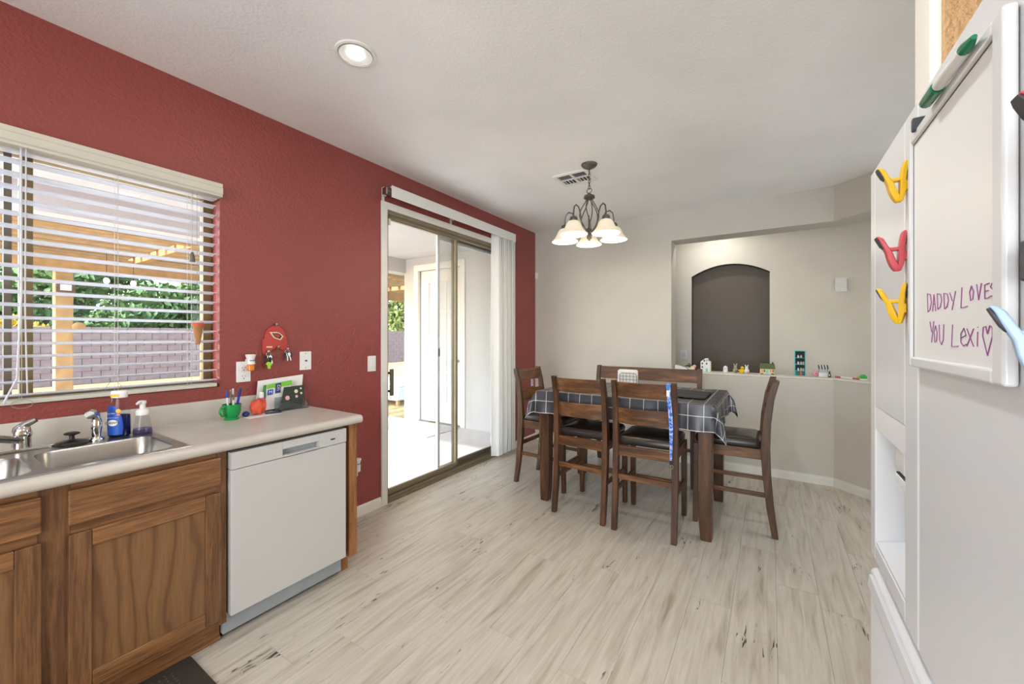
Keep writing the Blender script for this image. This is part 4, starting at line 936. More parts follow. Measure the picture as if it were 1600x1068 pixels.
# dark placemat with a rumpled surface
m = MB(); nx, ny = 22, 16; vs = []; fs = []
for lay in (0, 1):
    for j in range(ny+1):
        for i in range(nx+1):
            xx = -0.83+0.44*i/nx; yy = 3.13+0.40*j/ny; vs.append((xx, yy, TZ+0.007+(0.006*(0.5+0.5*math.sin(j*1.1+i*0.25))+0.004 if lay else 0)))
N = (nx+1)*(ny+1)
for lay in (0, 1):
    for j in range(ny):
        for i in range(nx): a = lay*N+j*(nx+1)+i; fs.append((a, a+1, a+nx+2, a+nx+1))
plain('placemat_dark', rgb(40, 40, 46), 0.5)
o = obj('placemat', MB().add(vs, fs), 'placemat_dark', smooth=60); tag(o, 'rumpled black placemat on the cloth near the table\'s right end', 'placemat')
# napkin holder
nh = thing('napkin_holder', 'black wire napkin holder with an arched grid front on the table', 'napkin holder', (-1.01, 3.40, TZ+0.006))
z0 = TZ+0.008
for yy in (3.375, 3.425):
    m = MB(); pts = [(-1.082, yy, z0), (-1.082, yy, z0+0.118), (-1.066, yy, z0+0.136), (-0.954, yy, z0+0.136), (-0.938, yy, z0+0.118), (-0.938, yy, z0)]
    m.tube(pts, 0.0022, 6)
    for k in range(1, 5): m.tube([(-1.082+0.0288*k, yy, z0), (-1.082+0.0288*k, yy, z0+0.136)], 0.0014, 5)
    for k in range(1, 5): m.tube([(-1.082, yy, z0+0.0272*k), (-0.938, yy, z0+0.0272*k)], 0.0014, 5)
    obj('wire_side', m, 'black_plastic', nh)
obj('base', B(-1.085, -0.935, 3.372, 3.428, z0-0.002, z0+0.002), 'black_plastic', nh)
for k in range(6):
    mm = MB().prism(rrect(-1.018+0.004*(k % 2)-0.003*k*0.5, z0+0.083, 0.083, 0.080, 0.018, 3), 3.381+k*0.0075, 3.381+k*0.0075+0.0045, 'Y')
    o = obj('paper_napkin', mm, 'paper_white'); tag(o, 'folded white paper napkin standing in the black wire holder', 'napkin', 'paper napkins in the wire holder')
# chairs
def make_chair(label, loc, rotz):
    t = thing('dining_chair', label, 'chair', loc, rotz, 'counter-height dining chairs')
    path = [(-0.275, 0), (-0.246, 0.20), (-0.226, 0.42), (-0.218, 0.60), (-0.226, 0.78), (-0.248, 0.94), (-0.280, 1.062)]
    for s_ in (-1, 1):
        obj('rear_post', MB().sweep([(s_*0.200, y, z) for y, z in path], [0.036, 0.038, 0.040, 0.040, 0.038, 0.036, 0.034], [0.038, 0.046, 0.052, 0.056, 0.050, 0.044, 0.040]), 'dark_z', t, world=False, bevel=0.004)
        obj('leg', MB().sweep([(s_*0.192, 0.222, 0), (s_*0.192, 0.216, 0.30), (s_*0.192, 0.212, 0.585)], [0.034, 0.038, 0.040], [0.034, 0.038, 0.040]), 'dark_z', t, world=False, bevel=0.004)
        obj('side_stretcher', B(s_*0.192-0.010, s_*0.192+0.010, -0.235, 0.205, 0.262, 0.292), 'dark_y', t, world=False, bevel=0.003)
        obj('seat_rail', B(s_*0.194-0.011, s_*0.194+0.011, -0.20, 0.20, 0.520, 0.592), 'dark_y', t, world=False, bevel=0.002)
    def slat(z0, z1, y0, y1):
        rows = []
        for k in range(9):
            u = -1+2*k/8; bow = -0.030*(1-u*u)
            rows.append([(u*0.184, y0+bow-0.009, z0), (u*0.184, y0+bow+0.009, z0), (u*0.184, y1+bow+0.009, z1), (u*0.184, y1+bow-0.009, z1)])
        return MB().loft(rows)
    obj('back_slat', slat(0.944, 1.050, -0.246, -0.272), 'dark_x', t, world=False, bevel=0.003); obj('back_slat', slat(0.752, 0.862, -0.222, -0.232), 'dark_x', t, world=False, bevel=0.003)
    obj('seat_rail', B(-0.182, 0.182, -0.235, -0.213, 0.520, 0.592), 'dark_x', t, world=False, bevel=0.002); obj('seat_rail', B(-0.182, 0.182, 0.202, 0.224, 0.520, 0.592), 'dark_x', t, world=False, bevel=0.002)
    obj('rear_stretcher', B(-0.182, 0.182, -0.240, -0.220, 0.352, 0.388), 'dark_x', t, world=False, bevel=0.003); obj('front_stretcher', B(-0.174, 0.174, 0.206, 0.228, 0.215, 0.255), 'dark_x', t, world=False, bevel=0.003)
    rings = []
    for (z, s_) in ((0.593, 0.0), (0.604, 0.006), (0.630, 0.006), (0.646, -0.004), (0.654, -0.03), (0.658, -0.09)):
        rings.append([(a, b, z) for a, b in rrect(0, 0.012, 0.198+s_, 0.208+s_, 0.04+max(-0.02, min(0, s_)), 4)])
    obj('seat', MB().loft(rings), 'leather_dark', t, world=False, smooth=60, label='dark brown leatherette seat pad')
    return t
ch1 = make_chair('dark wood chair at the table\'s front left, back to the camera', (-1.213, 3.085, 0), math.radians(-2))
dup(ch1, (-0.742, 3.070, 0), math.radians(1.5), 'dark wood chair at the table\'s front right, carrying the blue lanyard')
dup(ch1, (-0.255, 3.445, 0), math.radians(90+2), 'dark wood chair standing side-on at the table\'s right end')
dup(ch1, (-1.735, 3.395, 0), math.radians(-90-2), 'dark wood chair at the table\'s left end beside the vertical blind')
# bench
bn = thing('dining_bench', 'long dark wood bench with a single-rail back behind the dining table', 'bench', (-1.11, 4.08, 0))
BX0, BX1 = -1.64, -0.565
for px in (BX0+0.02, BX1-0.02):
    obj('rear_post', MB().sweep([(px, y, z) for y, z in [(4.345, 0), (4.31, 0.2), (4.29, 0.42), (4.285, 0.6), (4.292, 0.78), (4.31, 0.94), (4.335, 1.045)]], 0.042, [0.04, 0.046, 0.052, 0.056, 0.05, 0.044, 0.04]), 'dark_z', bn, bevel=0.004)
    obj('leg', MB().sweep([(px, 3.90, 0), (px, 3.905, 0.3), (px, 3.91, 0.585)], [0.038, 0.042, 0.044], [0.038, 0.042, 0.044]), 'dark_z', bn, bevel=0.004)
    obj('side_stretcher', B(px-0.011, px+0.011, 3.92, 4.29, 0.27, 0.305), 'dark_y', bn, bevel=0.002)
    obj('seat_rail', B(px-0.012, px+0.012, 3.92, 4.27, 0.52, 0.592), 'dark_y', bn, bevel=0.002)
obj('seat_rail', MB().box(BX0+0.04, BX1-0.04, 3.90, 3.922, 0.52, 0.592), 'dark_x', bn); obj('seat_rail', MB().box(BX0+0.04, BX1-0.04, 4.27, 4.29, 0.52, 0.592), 'dark_x', bn)
obj('long_stretcher', B(BX0+0.04, BX1-0.04, 4.08, 4.105, 0.275, 0.305), 'dark_x', bn, bevel=0.002)
obj('back_rail', MB().loft([[(xx, 4.305-0.009, 0.905), (xx, 4.305+0.011, 0.905), (xx, 4.330+0.011, 1.036), (xx, 4.330-0.009, 1.036)] for xx in (BX0+0.036, BX1-0.036)]), 'dark_x', bn, bevel=0.003)
rings = []
for (z, s_) in ((0.593, 0.0), (0.604, 0.005), (0.628, 0.005), (0.642, -0.004), (0.650, -0.03)):
    rings.append([(a, b, z) for a, b in rrect((BX0+BX1)/2, 4.085, (BX1-BX0)/2-0.012+s_, 0.172+s_, 0.03+min(0, s_)*0.5, 4)])
obj('seat', MB().loft(rings), 'leather_dark', bn, smooth=60, label='dark brown leatherette bench pad')
# lanyard on the front right chair
ly = thing('lanyard', 'blue and white printed lanyard hung over the front right chair\'s back', 'lanyard', (-0.552, 2.76, 0.55))
def ribbon(pts, wdt, th=0.0012):
    rings = [[(p[0]-wdt/2, p[1], p[2]), (p[0]+wdt/2, p[1], p[2]), (p[0]+wdt/2, p[1]+th, p[2]), (p[0]-wdt/2, p[1]+th, p[2])] for p in pts]
    return MB().loft(rings)
t = NT('lanyard_print').set(None, 0.6); sx = t.n('ShaderNodeSeparateXYZ'); tc = t.n('ShaderNodeTexCoord'); t.l(tc.outputs['Object'], sx.inputs[0])
nn = t.noise(t.coord((1, 1, 1)), 55, 2); t.base(t.ramp(nn, [(0.42, rgb(44, 108, 214)), (0.52, rgb(118, 164, 236)), (0.60, rgb(226, 230, 244)), (0.68, rgb(128, 104, 210))])); M['lanyard_print'] = t.m
bz = 0.548
obj('strap', ribbon([(-0.566, 2.808, 1.058), (-0.566, 2.784, 1.057), (-0.566, 2.771, 1.040), (-0.565, 2.772, 0.96), (-0.561, 2.79, 0.85), (-0.556, 2.79, 0.75), (-0.552, 2.786, 0.64), (-0.550, 2.782, bz)], 0.014), 'lanyard_print', ly)
obj('strap', ribbon([(-0.560, 2.806, 1.060), (-0.558, 2.783, 1.059), (-0.556, 2.769, 1.04), (-0.552, 2.770, 0.95), (-0.546, 2.786, 0.85), (-0.543, 2.786, 0.75), (-0.545, 2.782, 0.64), (-0.549, 2.780, bz)], 0.009), 'lanyard_print', ly)
obj('buckle', MB().box(-0.578, -0.554, 2.764, 2.770, 1.020, 1.052), 'lanyard_blue', ly, bevel=0.002); obj('tag', B(-0.575, -0.556, 2.765, 2.769, 0.975, 1.015), 'paper_white', ly)
cz = obj('clasp', MB().box(-0.559, -0.541, 2.776, 2.786, bz-0.022, bz+0.006), 'black_plastic', ly, bevel=0.003)
obj('ring', MB().tube([(-0.550+0.014*math.cos(2*PI*k/14), 2.780, bz-0.034+0.014*math.sin(2*PI*k/14)) for k in range(14)], 0.0018, 6, True), 'chrome', cz)
# paper tag on the left chair
o = obj('paper_tag', B(-2.026, -2.023, 3.50, 3.54, 0.868, 0.950), 'paper_lilac'); tag(o, 'small pale lilac paper tag hanging from the left end chair\'s back', 'tag')

# ------------------------------------------------------------------ toys on the half-wall ledge
LZ = 0.985
o = obj('paper_box', MB().prism([(-0.905, LZ), (-0.775, LZ), (-0.775, LZ+0.028), (-0.890, LZ+0.062), (-0.905, LZ+0.060)], 4.77, 4.83, 'Y'), 'paper_white', bevel=0.003); tag(o, 'folded white paper box at the ledge\'s left end', 'box')
bd = thing('bird_figurine', 'cream and grey bird figurine with a rose on the ledge', 'figurine', (-0.75, 4.80, LZ))
obj('body', MB().ball((-0.735, 4.80, LZ+0.030), (0.038, 0.022, 0.028), 12, 8), 'figure_cream', bd); obj('head', MB().ball((-0.705, 4.80, LZ+0.052), (0.018, 0.016, 0.018), 10, 7), 'pale_pink', bd)
obj('wing', MB().tube([(-0.745, 4.785, LZ+0.045), (-0.770, 4.785, LZ+0.062), (-0.800, 4.785, LZ+0.050)], [0.012, 0.010, 0.003], 8), 'grip_grey', bd); obj('wing', MB().tube([(-0.740, 4.795, LZ+0.055), (-0.755, 4.79, LZ+0.078), (-0.775, 4.79, LZ+0.086)], [0.010, 0.008, 0.003], 8), 'figure_olive', bd)
obj('base', MB().lathe([(0.050, 0), (0.048, 0.008), (0.02, 0.014)], (-0.735, 4.80, LZ), 14), 'figure_cream', bd)
def toy_house():
    t = thing('toy_house', 'tall white toy town house with a stepped gable on the ledge', 'toy house', (-0.59, 4.80, LZ))
    obj('walls', MB().prism([(-0.64, LZ), (-0.548, LZ), (-0.548, LZ+0.112), (-0.562, LZ+0.118), (-0.568, LZ+0.145), (-0.595, LZ+0.142), (-0.640, LZ+0.108)], 4.775, 4.83, 'Y'), 'plastic_white', t, bevel=0.002)
    obj('side', B(-0.548, -0.540, 4.777, 4.828, LZ, LZ+0.11), 'figure_cream', t)
    for (xx, zz) in ((-0.622, 0.088), (-0.580, 0.088), (-0.622, 0.050), (-0.603, 0.118)): obj('window', MB().prism(rrect(xx, LZ+zz, 0.007, 0.010, 0.004, 2), 4.7735, 4.776, 'Y'), 'grip_grey', t)
    obj('window', MB().prism(rrect(-0.578, LZ+0.122, 0.008, 0.010, 0.004, 2), 4.7735, 4.776, 'Y'), 'turquoise', t); obj('door', B(-0.588, -0.568, 4.773, 4.776, LZ, LZ+0.035), 'turquoise', t)
toy_house()
o = thing('round_figurine', 'small rounded white figurine between toy house and grey bunny', 'figurine', (-0.402, 4.80, LZ))
obj('body', MB().lathe([(0.022, 0), (0.024, 0.01), (0.021, 0.035), (0.022, 0.05), (0.014, 0.066), (0.003, 0.071)], (-0.402, 4.80, LZ), 14), 'plastic_white', o); obj('cheek', MB().ball((-0.402, 4.779, LZ+0.044), (0.010, 0.004, 0.010), 8, 6), 'dispenser_grey', o)
def bunny(xc, h, mat, label, accent):
    t = thing('bunny_figurine', label, 'figurine', (xc, 4.80, LZ), group='bunny figurines on the ledge')
    obj('body', MB().ball((xc, 4.80, LZ+h*0.28), (0.024, 0.02, h*0.28), 12, 8), mat, t); obj('head', MB().ball((xc-0.001, 4.797, LZ+h*0.62), (0.016, 0.015, h*0.16), 10, 7), mat, t)
    for sgn in (-1, 1): obj('ear', MB().tube([(xc+sgn*0.006, 4.80, LZ+h*0.72), (xc+sgn*0.011, 4.80, LZ+h*0.88), (xc+sgn*0.014, 4.80, LZ+h)], [0.005, 0.006, 0.002], 8), mat, t)
    obj('accent', MB().ball((xc+0.010, 4.784, LZ+h*0.20), (0.012, 0.010, h*0.12), 10, 6), accent, t)
bunny(-0.310, 0.098, 'figure_grey', 'grey-beige bunny figurine left of the yellow chick', 'figure_olive')
bunny(-0.208, 0.090, 'plastic_white', 'white bunny figurine with pink accent right of the yellow chick', 'pale_pink')
ck = thing('chick_figurine', 'yellow chick figurine between the two bunnies', 'figurine', (-0.252, 4.80, LZ))
obj('body', MB().ball((-0.252, 4.80, LZ+0.022), (0.026, 0.022, 0.022), 12, 8), 'figure_yellow', ck); obj('head', MB().ball((-0.247, 4.795, LZ+0.054), (0.016, 0.015, 0.017), 10, 7), 'figure_yellow', ck); obj('beak', MB().lathe([(0.005, 0), (0.001, 0.010)], (-0.247, -4.781, LZ+0.054), 8, 'Y').xf(Matrix.Scale(-1, 4, (0, 1, 0))), 'amber', ck); obj('wing', MB().ball((-0.276, 4.80, LZ+0.028), (0.010, 0.014, 0.010), 8, 6), 'label_yellow', ck)
gh = thing('toy_house', 'low cream toy cottage with a green roof on the ledge', 'toy house', (-0.03, 4.81, LZ))
obj('walls', B(-0.090, 0.033, 4.785, 4.84, LZ, LZ+0.056), 'figure_cream', gh, bevel=0.001)
obj('roof', MB().loft([[(-0.096, 4.778, LZ+0.054), (0.040, 4.778, LZ+0.054), (0.040, 4.848, LZ+0.054), (-0.096, 4.848, LZ+0.054)], [(-0.090, 4.806, LZ+0.108), (0.034, 4.806, LZ+0.108), (0.034, 4.82, LZ+0.108), (-0.090, 4.82, LZ+0.108)]]), 'roof_green', gh, bevel=0.001)
obj('chimney', B(0.012, 0.024, 4.80, 4.815, LZ+0.10, LZ+0.124), 'black_plastic', gh)
for i, xx in enumerate((-0.078, -0.058, -0.004, 0.016)): obj('window', MB().box(xx, xx+0.011, 4.7835, 4.786, LZ+0.022, LZ+0.046), 'figure_olive' if i % 2 else 'amber', gh)
obj('door', B(-0.036, -0.018, 4.783, 4.786, LZ, LZ+0.044), 'turquoise', gh)
m = MB()
for xx in (-0.072, 0.018): m.ball((xx, 4.781, LZ+0.006), (0.014, 0.005, 0.007), 8, 5)
obj('shrub', m, 'figure_olive', gh)
tc_ = thing('toy_cabinet', 'tall turquoise dollhouse cabinet with three dark shelves on the ledge', 'toy cabinet', (0.24, 4.80, LZ))
m = MB(); X0, X1 = 0.195, 0.286; m.box(X0, X0+0.007, 4.775, 4.835, LZ, LZ+0.245); m.box(X1-0.007, X1, 4.775, 4.835, LZ, LZ+0.245); m.box(X0+0.007, X1-0.007, 4.775, 4.835, LZ+0.238, LZ+0.245); m.box(X0+0.007, X1-0.007, 4.775, 4.835, LZ, LZ+0.004)
obj('carcass', m, 'turquoise', tc_); obj('back', B(X0+0.007, X1-0.007, 4.828, 4.834, LZ+0.004, LZ+0.238), 'shelf_dark', tc_)
for k in range(4): obj('shelf', B(X0+0.007, X1-0.007, 4.778, 4.828, LZ+0.046+k*0.062, LZ+0.050+k*0.062) if k < 3 else B(X0+0.007, X1-0.007, 4.778, 4.828, LZ+0.170, LZ+0.172), 'turquoise', tc_)
obj('drawer', B(X0+0.009, X0+0.038, 4.774, 4.80, LZ+0.006, LZ+0.043), 'teal_dark', tc_); obj('drawer', B(X0+0.042, X0+0.060, 4.774, 4.80, LZ+0.006, LZ+0.043), 'orange_red', tc_); obj('drawer', B(X0+0.063, X1-0.009, 4.774, 4.80, LZ+0.006, LZ+0.043), 'teal_dark', tc_)
for k in range(3):
    for xx, mt in ((0.226, 'plastic_white'), (0.250, 'dispenser_grey'), (0.268, 'pale_pink')):
        if k < 2 or xx < 0.26:
            o = obj('toy_jar', MB().lathe([(0.008, 0), (0.009, 0.016), (0.005, 0.020), (0.006, 0.026)], (xx, 4.80, LZ+0.050+k*0.062), 10), mt); tag(o, 'tiny %s jar on the %s shelf of the turquoise toy cabinet' % ({'plastic_white': 'white', 'dispenser_grey': 'grey', 'pale_pink': 'pink'}[mt], ('bottom', 'middle', 'top')[k]), 'toy jar', 'toy jars in the turquoise cabinet')
pk = thing('pig_figurine', 'pale pink round pig figurine left of the toy market stall', 'figurine', (0.36, 4.80, LZ))
obj('body', MB().ball((0.360, 4.80, LZ+0.027), (0.026, 0.024, 0.027), 12, 8), 'pale_pink', pk); obj('snout', MB().lathe([(0.008, 4.772), (0.009, 4.782)], (0.364, 0, LZ+0.028), 10, 'Y'), 'pink', pk)
for sx in (-0.012, 0.014): obj('ear', MB().ball((0.362+sx, 4.795, LZ+0.054), (0.006, 0.004, 0.009), 8, 5), 'pale_pink', pk)
st_ = thing('toy_stall', 'toy market stall with a green and white striped awning on the ledge', 'toy stall', (0.42, 4.80, LZ))
obj('counter', B(0.385, 0.452, 4.775, 4.83, LZ, LZ+0.040), 'paper_white', st_, bevel=0.001); obj('backboard', B(0.385, 0.452, 4.824, 4.83, LZ+0.040, LZ+0.082), 'dispenser_grey', st_)
for xx in (0.385, 0.449): obj('post', B(xx, xx+0.003, 4.776, 4.779, LZ+0.040, LZ+0.082), 'grip_grey', st_)
for k in range(7): obj('awning_stripe', MB().prism([(4.762, LZ+0.080), (4.830, LZ+0.106), (4.830, LZ+0.110), (4.762, LZ+0.085)], 0.381+k*0.0108, 0.381+(k+1)*0.0108, 'X').add([(0.381+k*0.0108, 4.762, LZ+0.083), (0.381+(k+1)*0.0108, 4.762, LZ+0.083), (0.381+(k+0.5)*0.0108, 4.762, LZ+0.066)], [(0, 1, 2)]), 'plastic_white' if k % 2 else 'awning_green', st_, smooth=0)
fg = thing('bottle_figurine', 'tiny green bottle-shaped figurine standing right of the toy stall', 'figurine', (0.462, 4.765, LZ))
obj('body', MB().lathe([(0.011, 0), (0.012, 0.012), (0.010, 0.030), (0.006, 0.042)], (0.462, 4.752, LZ), 10), 'awning_green', fg); obj('face', MB().ball((0.460, 4.742, LZ+0.022), (0.006, 0.004, 0.008), 8, 5), 'plastic_white', fg); obj('cap', MB().lathe([(0.007, 0.042), (0.008, 0.052), (0.003, 0.06)], (0.462, 4.752, LZ), 10), 'teal_dark', fg)
mk = thing('dry_erase_marker', 'white marker with red ends lying on the angled ledge', 'marker', (0.575, 4.70, LZ))
p0, p1 = Vector((0.505, 4.745, LZ+0.0085)), Vector((0.655, 4.620, LZ+0.0085))
obj('barrel', MB().tube([p0.lerp(p1, 0.25), p0.lerp(p1, 0.75)], 0.0085, 10), 'plastic_white', mk); obj('pen_cap', MB().tube([p0, p0.lerp(p1, 0.25)], 0.0075, 10), 'pen_red', mk); obj('tail', MB().tube([p0.lerp(p1, 0.75), p1], [0.0078, 0.0065], 10), 'pen_red', mk)
tu = thing('turtle_figurine', 'small green turtle figurine with a white base on the angled ledge', 'figurine', (0.685, 4.64, LZ))
obj('shell', MB().ball((0.685, 4.640, LZ+0.022), (0.028, 0.028, 0.026), 12, 8), 'turtle_green', tu); obj('base', MB().lathe([(0.030, 0), (0.031, 0.010), (0.022, 0.014)], (0.685, 4.640, LZ), 14), 'plastic_white', tu); obj('head', MB().ball((0.655, 4.628, LZ+0.020), (0.012, 0.012, 0.011), 8, 6), 'lime', tu)
# hall wall plates
hsw = thing('light_switch', 'white double light switch on the hall wall left of the arched niche', 'light switch', (-0.95, HY, 1.13))
obj('plate', B(-0.985, -0.913, HY-0.006, HY, 1.073, 1.188), 'plastic_white', hsw, bevel=0.003)
for xx in (-0.969, -0.945): obj('rocker', B(xx, xx+0.018, HY-0.010, HY-0.005, 1.10, 1.162), 'dispenser_grey', hsw, bevel=0.001)
dc = thing('door_chime', 'square white door chime high on the hall wall right of the niche', 'door chime', (0.642, HY, 1.92))
obj('cover', B(0.592, 0.692, HY-0.040, HY, 1.858, 1.992), 'plastic_white', dc, bevel=0.008); 
for xx in (0.586, 0.690): obj('side_grille', B(xx, xx+0.008, HY-0.034, HY-0.004, 1.885, 1.965), 'dispenser_grey', dc)
obj('top_lip', B(0.586, 0.698, HY-0.044, HY-0.034, 1.985, 1.998), 'plastic_white', dc); obj('bottom_lip', B(0.586, 0.698, HY-0.044, HY-0.034, 1.850, 1.862), 'plastic_white', dc)

# ------------------------------------------------------------------ FRIDGE
FXF = 0.230; FN, FF_, FG = 0.607, 1.452, 1.032
fr = thing('refrigerator', 'white three-door refrigerator with an ice dispenser, covered in magnets', 'refrigerator', (0.6, 1.03, 0))
obj('cabinet', B(0.305, 1.02, FN+0.004, FF_-0.004, 0.02, 1.80), 'appliance_white', fr, bevel=0.006)
obj('foot_grille', B(0.32, 0.36, FN+0.01, FF_-0.01, 0.0, 0.07), 'dispenser_grey', fr)
DY0_, DY1_, DZ0_, DZ1_ = 1.122, 1.398, 0.831, 1.190
m = MB()
m.box(FXF, 0.300, FG+0.003, DY0_, 0.788, 1.812); m.box(FXF, 0.300, DY1_, FF_, 0.788, 1.812); m.box(FXF, 0.300, DY0_, DY1_, 0.788, DZ0_); m.box(FXF, 0.300, DY0_, DY1_, DZ1_, 1.812); m.box(0.286, 0.300, DY0_, DY1_, DZ0_, DZ1_)
d_a = obj('door', m, 'appliance_white', fr, bevel=0.004, seg=3)
obj('dispenser_panel', MB().prism([(FXF+0.001, DZ1_), (FXF+0.001, DZ1_-0.058), (FXF+0.012, DZ1_-0.070), (0.286, DZ1_-0.070), (0.286, DZ1_)], DY0_+0.001, DY1_-0.001, 'Y'), 'plastic_white', d_a)
obj('spout', MB().prism([(FXF+0.010, 1.122), (0.285, 1.122), (0.285, 1.062), (FXF+0.020, 1.062), (FXF+0.010, 1.076)], 1.175, 1.255, 'Y'), 'plastic_white', d_a, bevel=0.004)
obj('paddle', MB().box(FXF+0.012, 0.262, 1.172, 1.258, 1.040, 1.060).box(FXF+0.018, 0.286, 1.172, 1.258, 1.030, 1.0395), 'plastic_white', d_a, bevel=0.002); obj('paddle_gap', B(FXF+0.0135, 0.285, 1.174, 1.256, 1.058, 1.0635), 'grip_grey', d_a)
obj('drip_tray', MB().prism([(FXF+0.002, DZ0_), (FXF+0.002, DZ0_+0.006), (0.286, DZ0_+0.020), (0.286, DZ0_)], DY0_+0.001, DY1_-0.001, 'Y'), 'dispenser_grey', d_a)
obj('door', B(FXF, 0.300, FN, FG-0.003, 0.788, 1.812), 'appliance_white', fr, bevel=0.006, seg=3)
m = MB(); m.prism([(FXF, 0.08), (0.300, 0.08), (0.300, 0.744), (FXF+0.030, 0.752), (FXF+0.006, 0.744), (FXF, 0.736)], FN, FF_, 'Y')
fz = obj('freezer_drawer', m, 'appliance_white', fr, bevel=0.002)
obj('drawer_handle', MB().prism([(FXF-0.012, 0.706), (FXF, 0.700), (FXF+0.001, 0.738), (FXF-0.008, 0.738)], FN+0.03, FF_-0.03, 'Y'), 'appliance_white', fz, bevel=0.002)
obj('handle_slot', B(FXF+0.032, FXF+0.05, 1.08, 1.34, 0.748, 0.784), 'grip_grey', fr)
# whiteboard
WX = FXF-0.001
wb = thing('whiteboard', 'white-framed dry-erase board with purple handwriting on the near fridge door', 'whiteboard', (WX, 0.85, 1.52))
Y0, Y1, Z0, Z1 = 0.668, 1.036, 1.318, 1.742
obj('board', B(WX-0.008, WX, Y0+0.004, Y1-0.004, Z0+0.004, Z1-0.004), 'plastic_white', wb)
m = MB(); f_ = 0.018
def frame_bar(y0, y1, z0, z1): m.box(WX-0.013, WX, y0, y1, z0, z1)
frame_bar(Y0, Y0+0.028, Z0, Z1); frame_bar(Y1-f_, Y1, Z0, Z1); frame_bar(Y0+0.028, Y1-f_, Z0, Z0+f_); frame_bar(Y0+0.028, Y1-f_, Z1-f_, Z1)
obj('frame', m, 'appliance_white', wb, bevel=0.004, seg=3)
m = MB(); m.box(WX-0.0086, WX-0.008, Y1-f_-0.0016, Y1-f_, Z0+f_, Z1-f_); m.box(WX-0.0086, WX-0.008, Y0+0.028, Y1-f_, Z1-f_-0.0016, Z1-f_)
obj('frame_joint', m, 'grip_grey', wb)
GL = {'D': [[(0, 1), (0.15, 0), (0.7, 0.12), (1, 0.5), (0.8, 0.9), (0, 1)]], 'A': [[(0, 0), (0.45, 1), (1, 0)], [(0.2, 0.4), (0.8, 0.45)]], 'Y': [[(0, 1), (0.45, 0.5)], [(1, 1), (0.4, 0)]],
      'L': [[(0.15, 1), (0, 0), (1, 0.04)]], 'O': [[(0.5, 1), (0.05, 0.6), (0.3, 0.05), (0.8, 0.1), (1, 0.6), (0.5, 1)]], 'V': [[(0, 1), (0.45, 0), (1, 1)]], 'E': [[(1, 1), (0, 0.95), (0.05, 0), (1, 0.05)], [(0.05, 0.5), (0.8, 0.52)]],
      'S': [[(1, 0.9), (0.4, 1), (0.1, 0.75), (0.8, 0.4), (0.8, 0.1), (0, 0.05)]], 'U': [[(0, 1), (0.1, 0.2), (0.5, 0), (0.9, 0.25), (1, 1)]], 'e': [[(0.05, 0.45), (0.95, 0.6), (0.6, 1), (0.1, 0.7), (0.1, 0.2), (0.5, 0), (1, 0.1)]],
      'x': [[(0, 1), (1, 0)], [(1, 1), (0, 0)]], 'i': [[(0.5, 0.75), (0.4, 0)], [(0.55, 1), (0.6, 0.97)]], 'h': [[(0.5, 0.72), (0.35, 0.98), (0.1, 0.95), (0.05, 0.65), (0.5, 0), (0.95, 0.65), (0.95, 0.92), (0.7, 1), (0.5, 0.72)]]}
LT = [('D', .9410, .9210, 1.4140, 1.4450), ('A', .9150, .9000, 1.4140, 1.4410), ('D', .8940, .8740, 1.4160, 1.4410), ('D', .8650, .8460, 1.4150, 1.4390), ('Y', .8410, .8190, 1.4120, 1.4380), ('L', .8000, .7780, 1.4130, 1.4410), ('O', .7720, .7590, 1.4200, 1.4400), ('V', .7500, .7360, 1.4200, 1.4400), ('E', .7270, .7150, 1.4200, 1.4380), ('S', .7130, .7000, 1.4210, 1.4370),
      ('Y', .9280, .9090, 1.3640, 1.3980), ('O', .9090, .8940, 1.3630, 1.3910), ('U', .8850, .8650, 1.3610, 1.3920), ('L', .8340, .8090, 1.3590, 1.3910), ('e', .8020, .7820, 1.3610, 1.3850), ('x', .7800, .7590, 1.3610, 1.3840), ('i', .7520, .7420, 1.3610, 1.3860), ('h', .7340, .7050, 1.3510, 1.3870)]
m = MB()
for (c_, ya, yb, za, zb) in LT:
    for st in GL[c_]:
        m.tube([(WX-0.0084, ya+(yb-ya)*u, za+(zb-za)*v_) for u, v_ in st], 0.0007, 5)
obj('handwriting', m, 'marker_ink', wb, label='purple handwriting reading DADDY LOVES YOU Lexi with a heart')
mk = thing('dry_erase_marker', 'white marker with green ends on the top edge of the whiteboard', 'marker', (WX-0.02, 0.81, 1.744))
q0, q1 = Vector((WX-0.021, 0.902, 1.745)), Vector((WX-0.021, 0.714, 1.738))
obj('barrel', MB().tube([q0.lerp(q1, 0.33), q0.lerp(q1, 0.36), q0.lerp(q1, 0.85)], [0.0055, 0.0078, 0.0075], 12), 'plastic_white', mk)
obj('pen_cap', MB().tube([q0, q0.lerp(q1, 0.05), q0.lerp(q1, 0.33)], [0.004, 0.0085, 0.009], 12), 'green_plastic', mk); obj('tail', MB().tube([q0.lerp(q1, 0.85), q0.lerp(q1, 0.9), q1], [0.0075, 0.007, 0.003], 12), 'green_plastic', mk)
o = obj('marker_holder', MB().prism(rrect(0.985, 1.748, 0.006, 0.012, 0.004, 3), WX-0.018, WX, 'X'), 'grip_grey', bevel=0.002); tag(o, 'small dark eraser nub at the whiteboard\'s upper far corner', 'eraser')
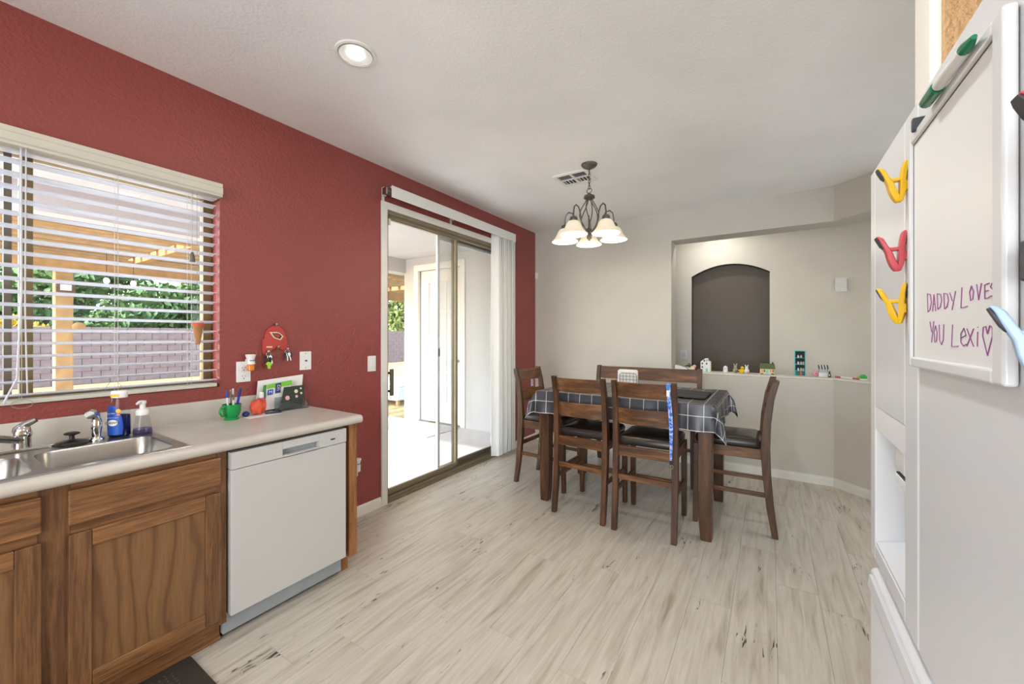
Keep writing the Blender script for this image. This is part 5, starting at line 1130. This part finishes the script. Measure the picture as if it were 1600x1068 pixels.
# chip clips: pivot along Y, inner handle against the door, outer handle sticking out
def clip(loc, mat, label, rotz=0.0, sc=1.0, wide=0.011):
    t = thing('bag_clip', label, 'clip', loc, rotz, 'magnetic bag clips on the fridge')
    w_ = wide*sc
    def arm(pts): return MB().loft([[(p[0]-p[2]/2, -w_*p[3], p[1]), (p[0]+p[2]/2, -w_*p[3], p[1]), (p[0]+p[2]/2, w_*p[3], p[1]), (p[0]-p[2]/2, w_*p[3], p[1])] for p in [(a*sc, b*sc, c*sc, d) for a, b, c, d in pts]])
    o1 = obj('outer_arm', arm([(-0.044, 0.068, 0.005, 0.7), (-0.039, 0.062, 0.008, 1.0), (-0.033, 0.048, 0.009, 1.0), (-0.026, 0.034, 0.010, 0.85), (-0.022, 0.018, 0.012, 0.85), (-0.017, 0.004, 0.012, 0.9), (-0.0145, -0.006, 0.006, 0.6)]), mat, t, world=False, bevel=0.003*sc, seg=3)
    o2 = obj('inner_arm', arm([(-0.002, 0.076, 0.004, 0.7), (-0.003, 0.070, 0.007, 1.0), (-0.005, 0.056, 0.008, 1.0), (-0.007, 0.038, 0.009, 0.85), (-0.007, 0.018, 0.010, 0.85), (-0.009, 0.004, 0.008, 0.9), (-0.0105, -0.006, 0.005, 0.6)]), mat, t, world=False, bevel=0.003*sc, seg=3)
    obj('grip_pad', arm([(-0.0465, 0.0655, 0.002, 0.6), (-0.0435, 0.060, 0.003, 0.85), (-0.0375, 0.047, 0.003, 0.85), (-0.034, 0.041, 0.002, 0.5)]), 'grip_grey', o1, world=False, bevel=0.001)
    obj('grip_pad', arm([(0.0008, 0.072, 0.002, 0.6), (0.0008, 0.066, 0.003, 0.85), (-0.0005, 0.054, 0.003, 0.85), (-0.002, 0.046, 0.002, 0.5)]), 'grip_grey', o2, world=False, bevel=0.001)
    obj('pivot', MB().box(-0.030*sc, -0.006*sc, -w_*0.7, w_*0.7, 0.036*sc, 0.043*sc), mat, t, world=False, bevel=0.002*sc)
    obj('magnet', MB().box(-0.004*sc, 0.0, -w_*0.8, w_*0.8, 0.016*sc, 0.034*sc), mat, t, world=False, bevel=0.0015*sc)
    obj('jaw_pad', MB().box(-0.0145*sc, -0.0115*sc, -w_*0.6, w_*0.6, -0.004*sc, 0.010*sc), 'black_plastic', t, world=False)
clip((FXF, 1.105, 1.650), 'yellow_plastic', 'yellow bag clip on the fridge, topmost of the three in a column', 0.0)
clip((FXF, 1.115, 1.512), 'red_plastic', 'red bag clip on the fridge between the two yellow clips', 0.0)
clip((FXF, 1.105, 1.405), 'yellow_plastic', 'yellow bag clip on the fridge, lowest of the three in a column', -0.35)
clip((FXF, 0.592, 1.337), 'blue_plastic', 'pale blue bag clip at the whiteboard\'s lower near corner', -0.25, 1.0, 0.013)
clip((FXF, 0.545, 1.522), 'red_plastic', 'red bag clip at the picture edge beside the whiteboard', 0.0)
o = obj('magnet_timer', B(FXF-0.016, FXF, 0.585, 0.628, 1.430, 1.472), 'grip_grey', bevel=0.003); tag(o, 'dark grey magnet on the fridge just right of the whiteboard', 'magnet')

# ------------------------------------------------------------------ floor mat
mt = thing('kitchen_mat', 'dark brown rubber mat with raised nubs on the floor before the sink', 'mat', (-1.8, 0.42, 0))
obj('sheet', MB().prism(rrect(-1.855, 0.20, 0.232, 0.498, 0.012, 3), 0.0, 0.008), 'mat_brown', mt, bevel=0.002)
m = MB()
for i in range(20):
    for j in range(44):
        xx = -2.045+i*0.020+(0.010 if j % 2 else 0); yy = -0.24+j*0.020
        m.add([(xx-0.0075, yy, 0.008), (xx, yy-0.0075, 0.008), (xx+0.0075, yy, 0.008), (xx, yy+0.0075, 0.008), (xx, yy, 0.0115)], [(0, 1, 4), (1, 2, 4), (2, 3, 4), (3, 0, 4)])
obj('nubs', m, 'mat_brown', mt, kind='stuff', smooth=0)
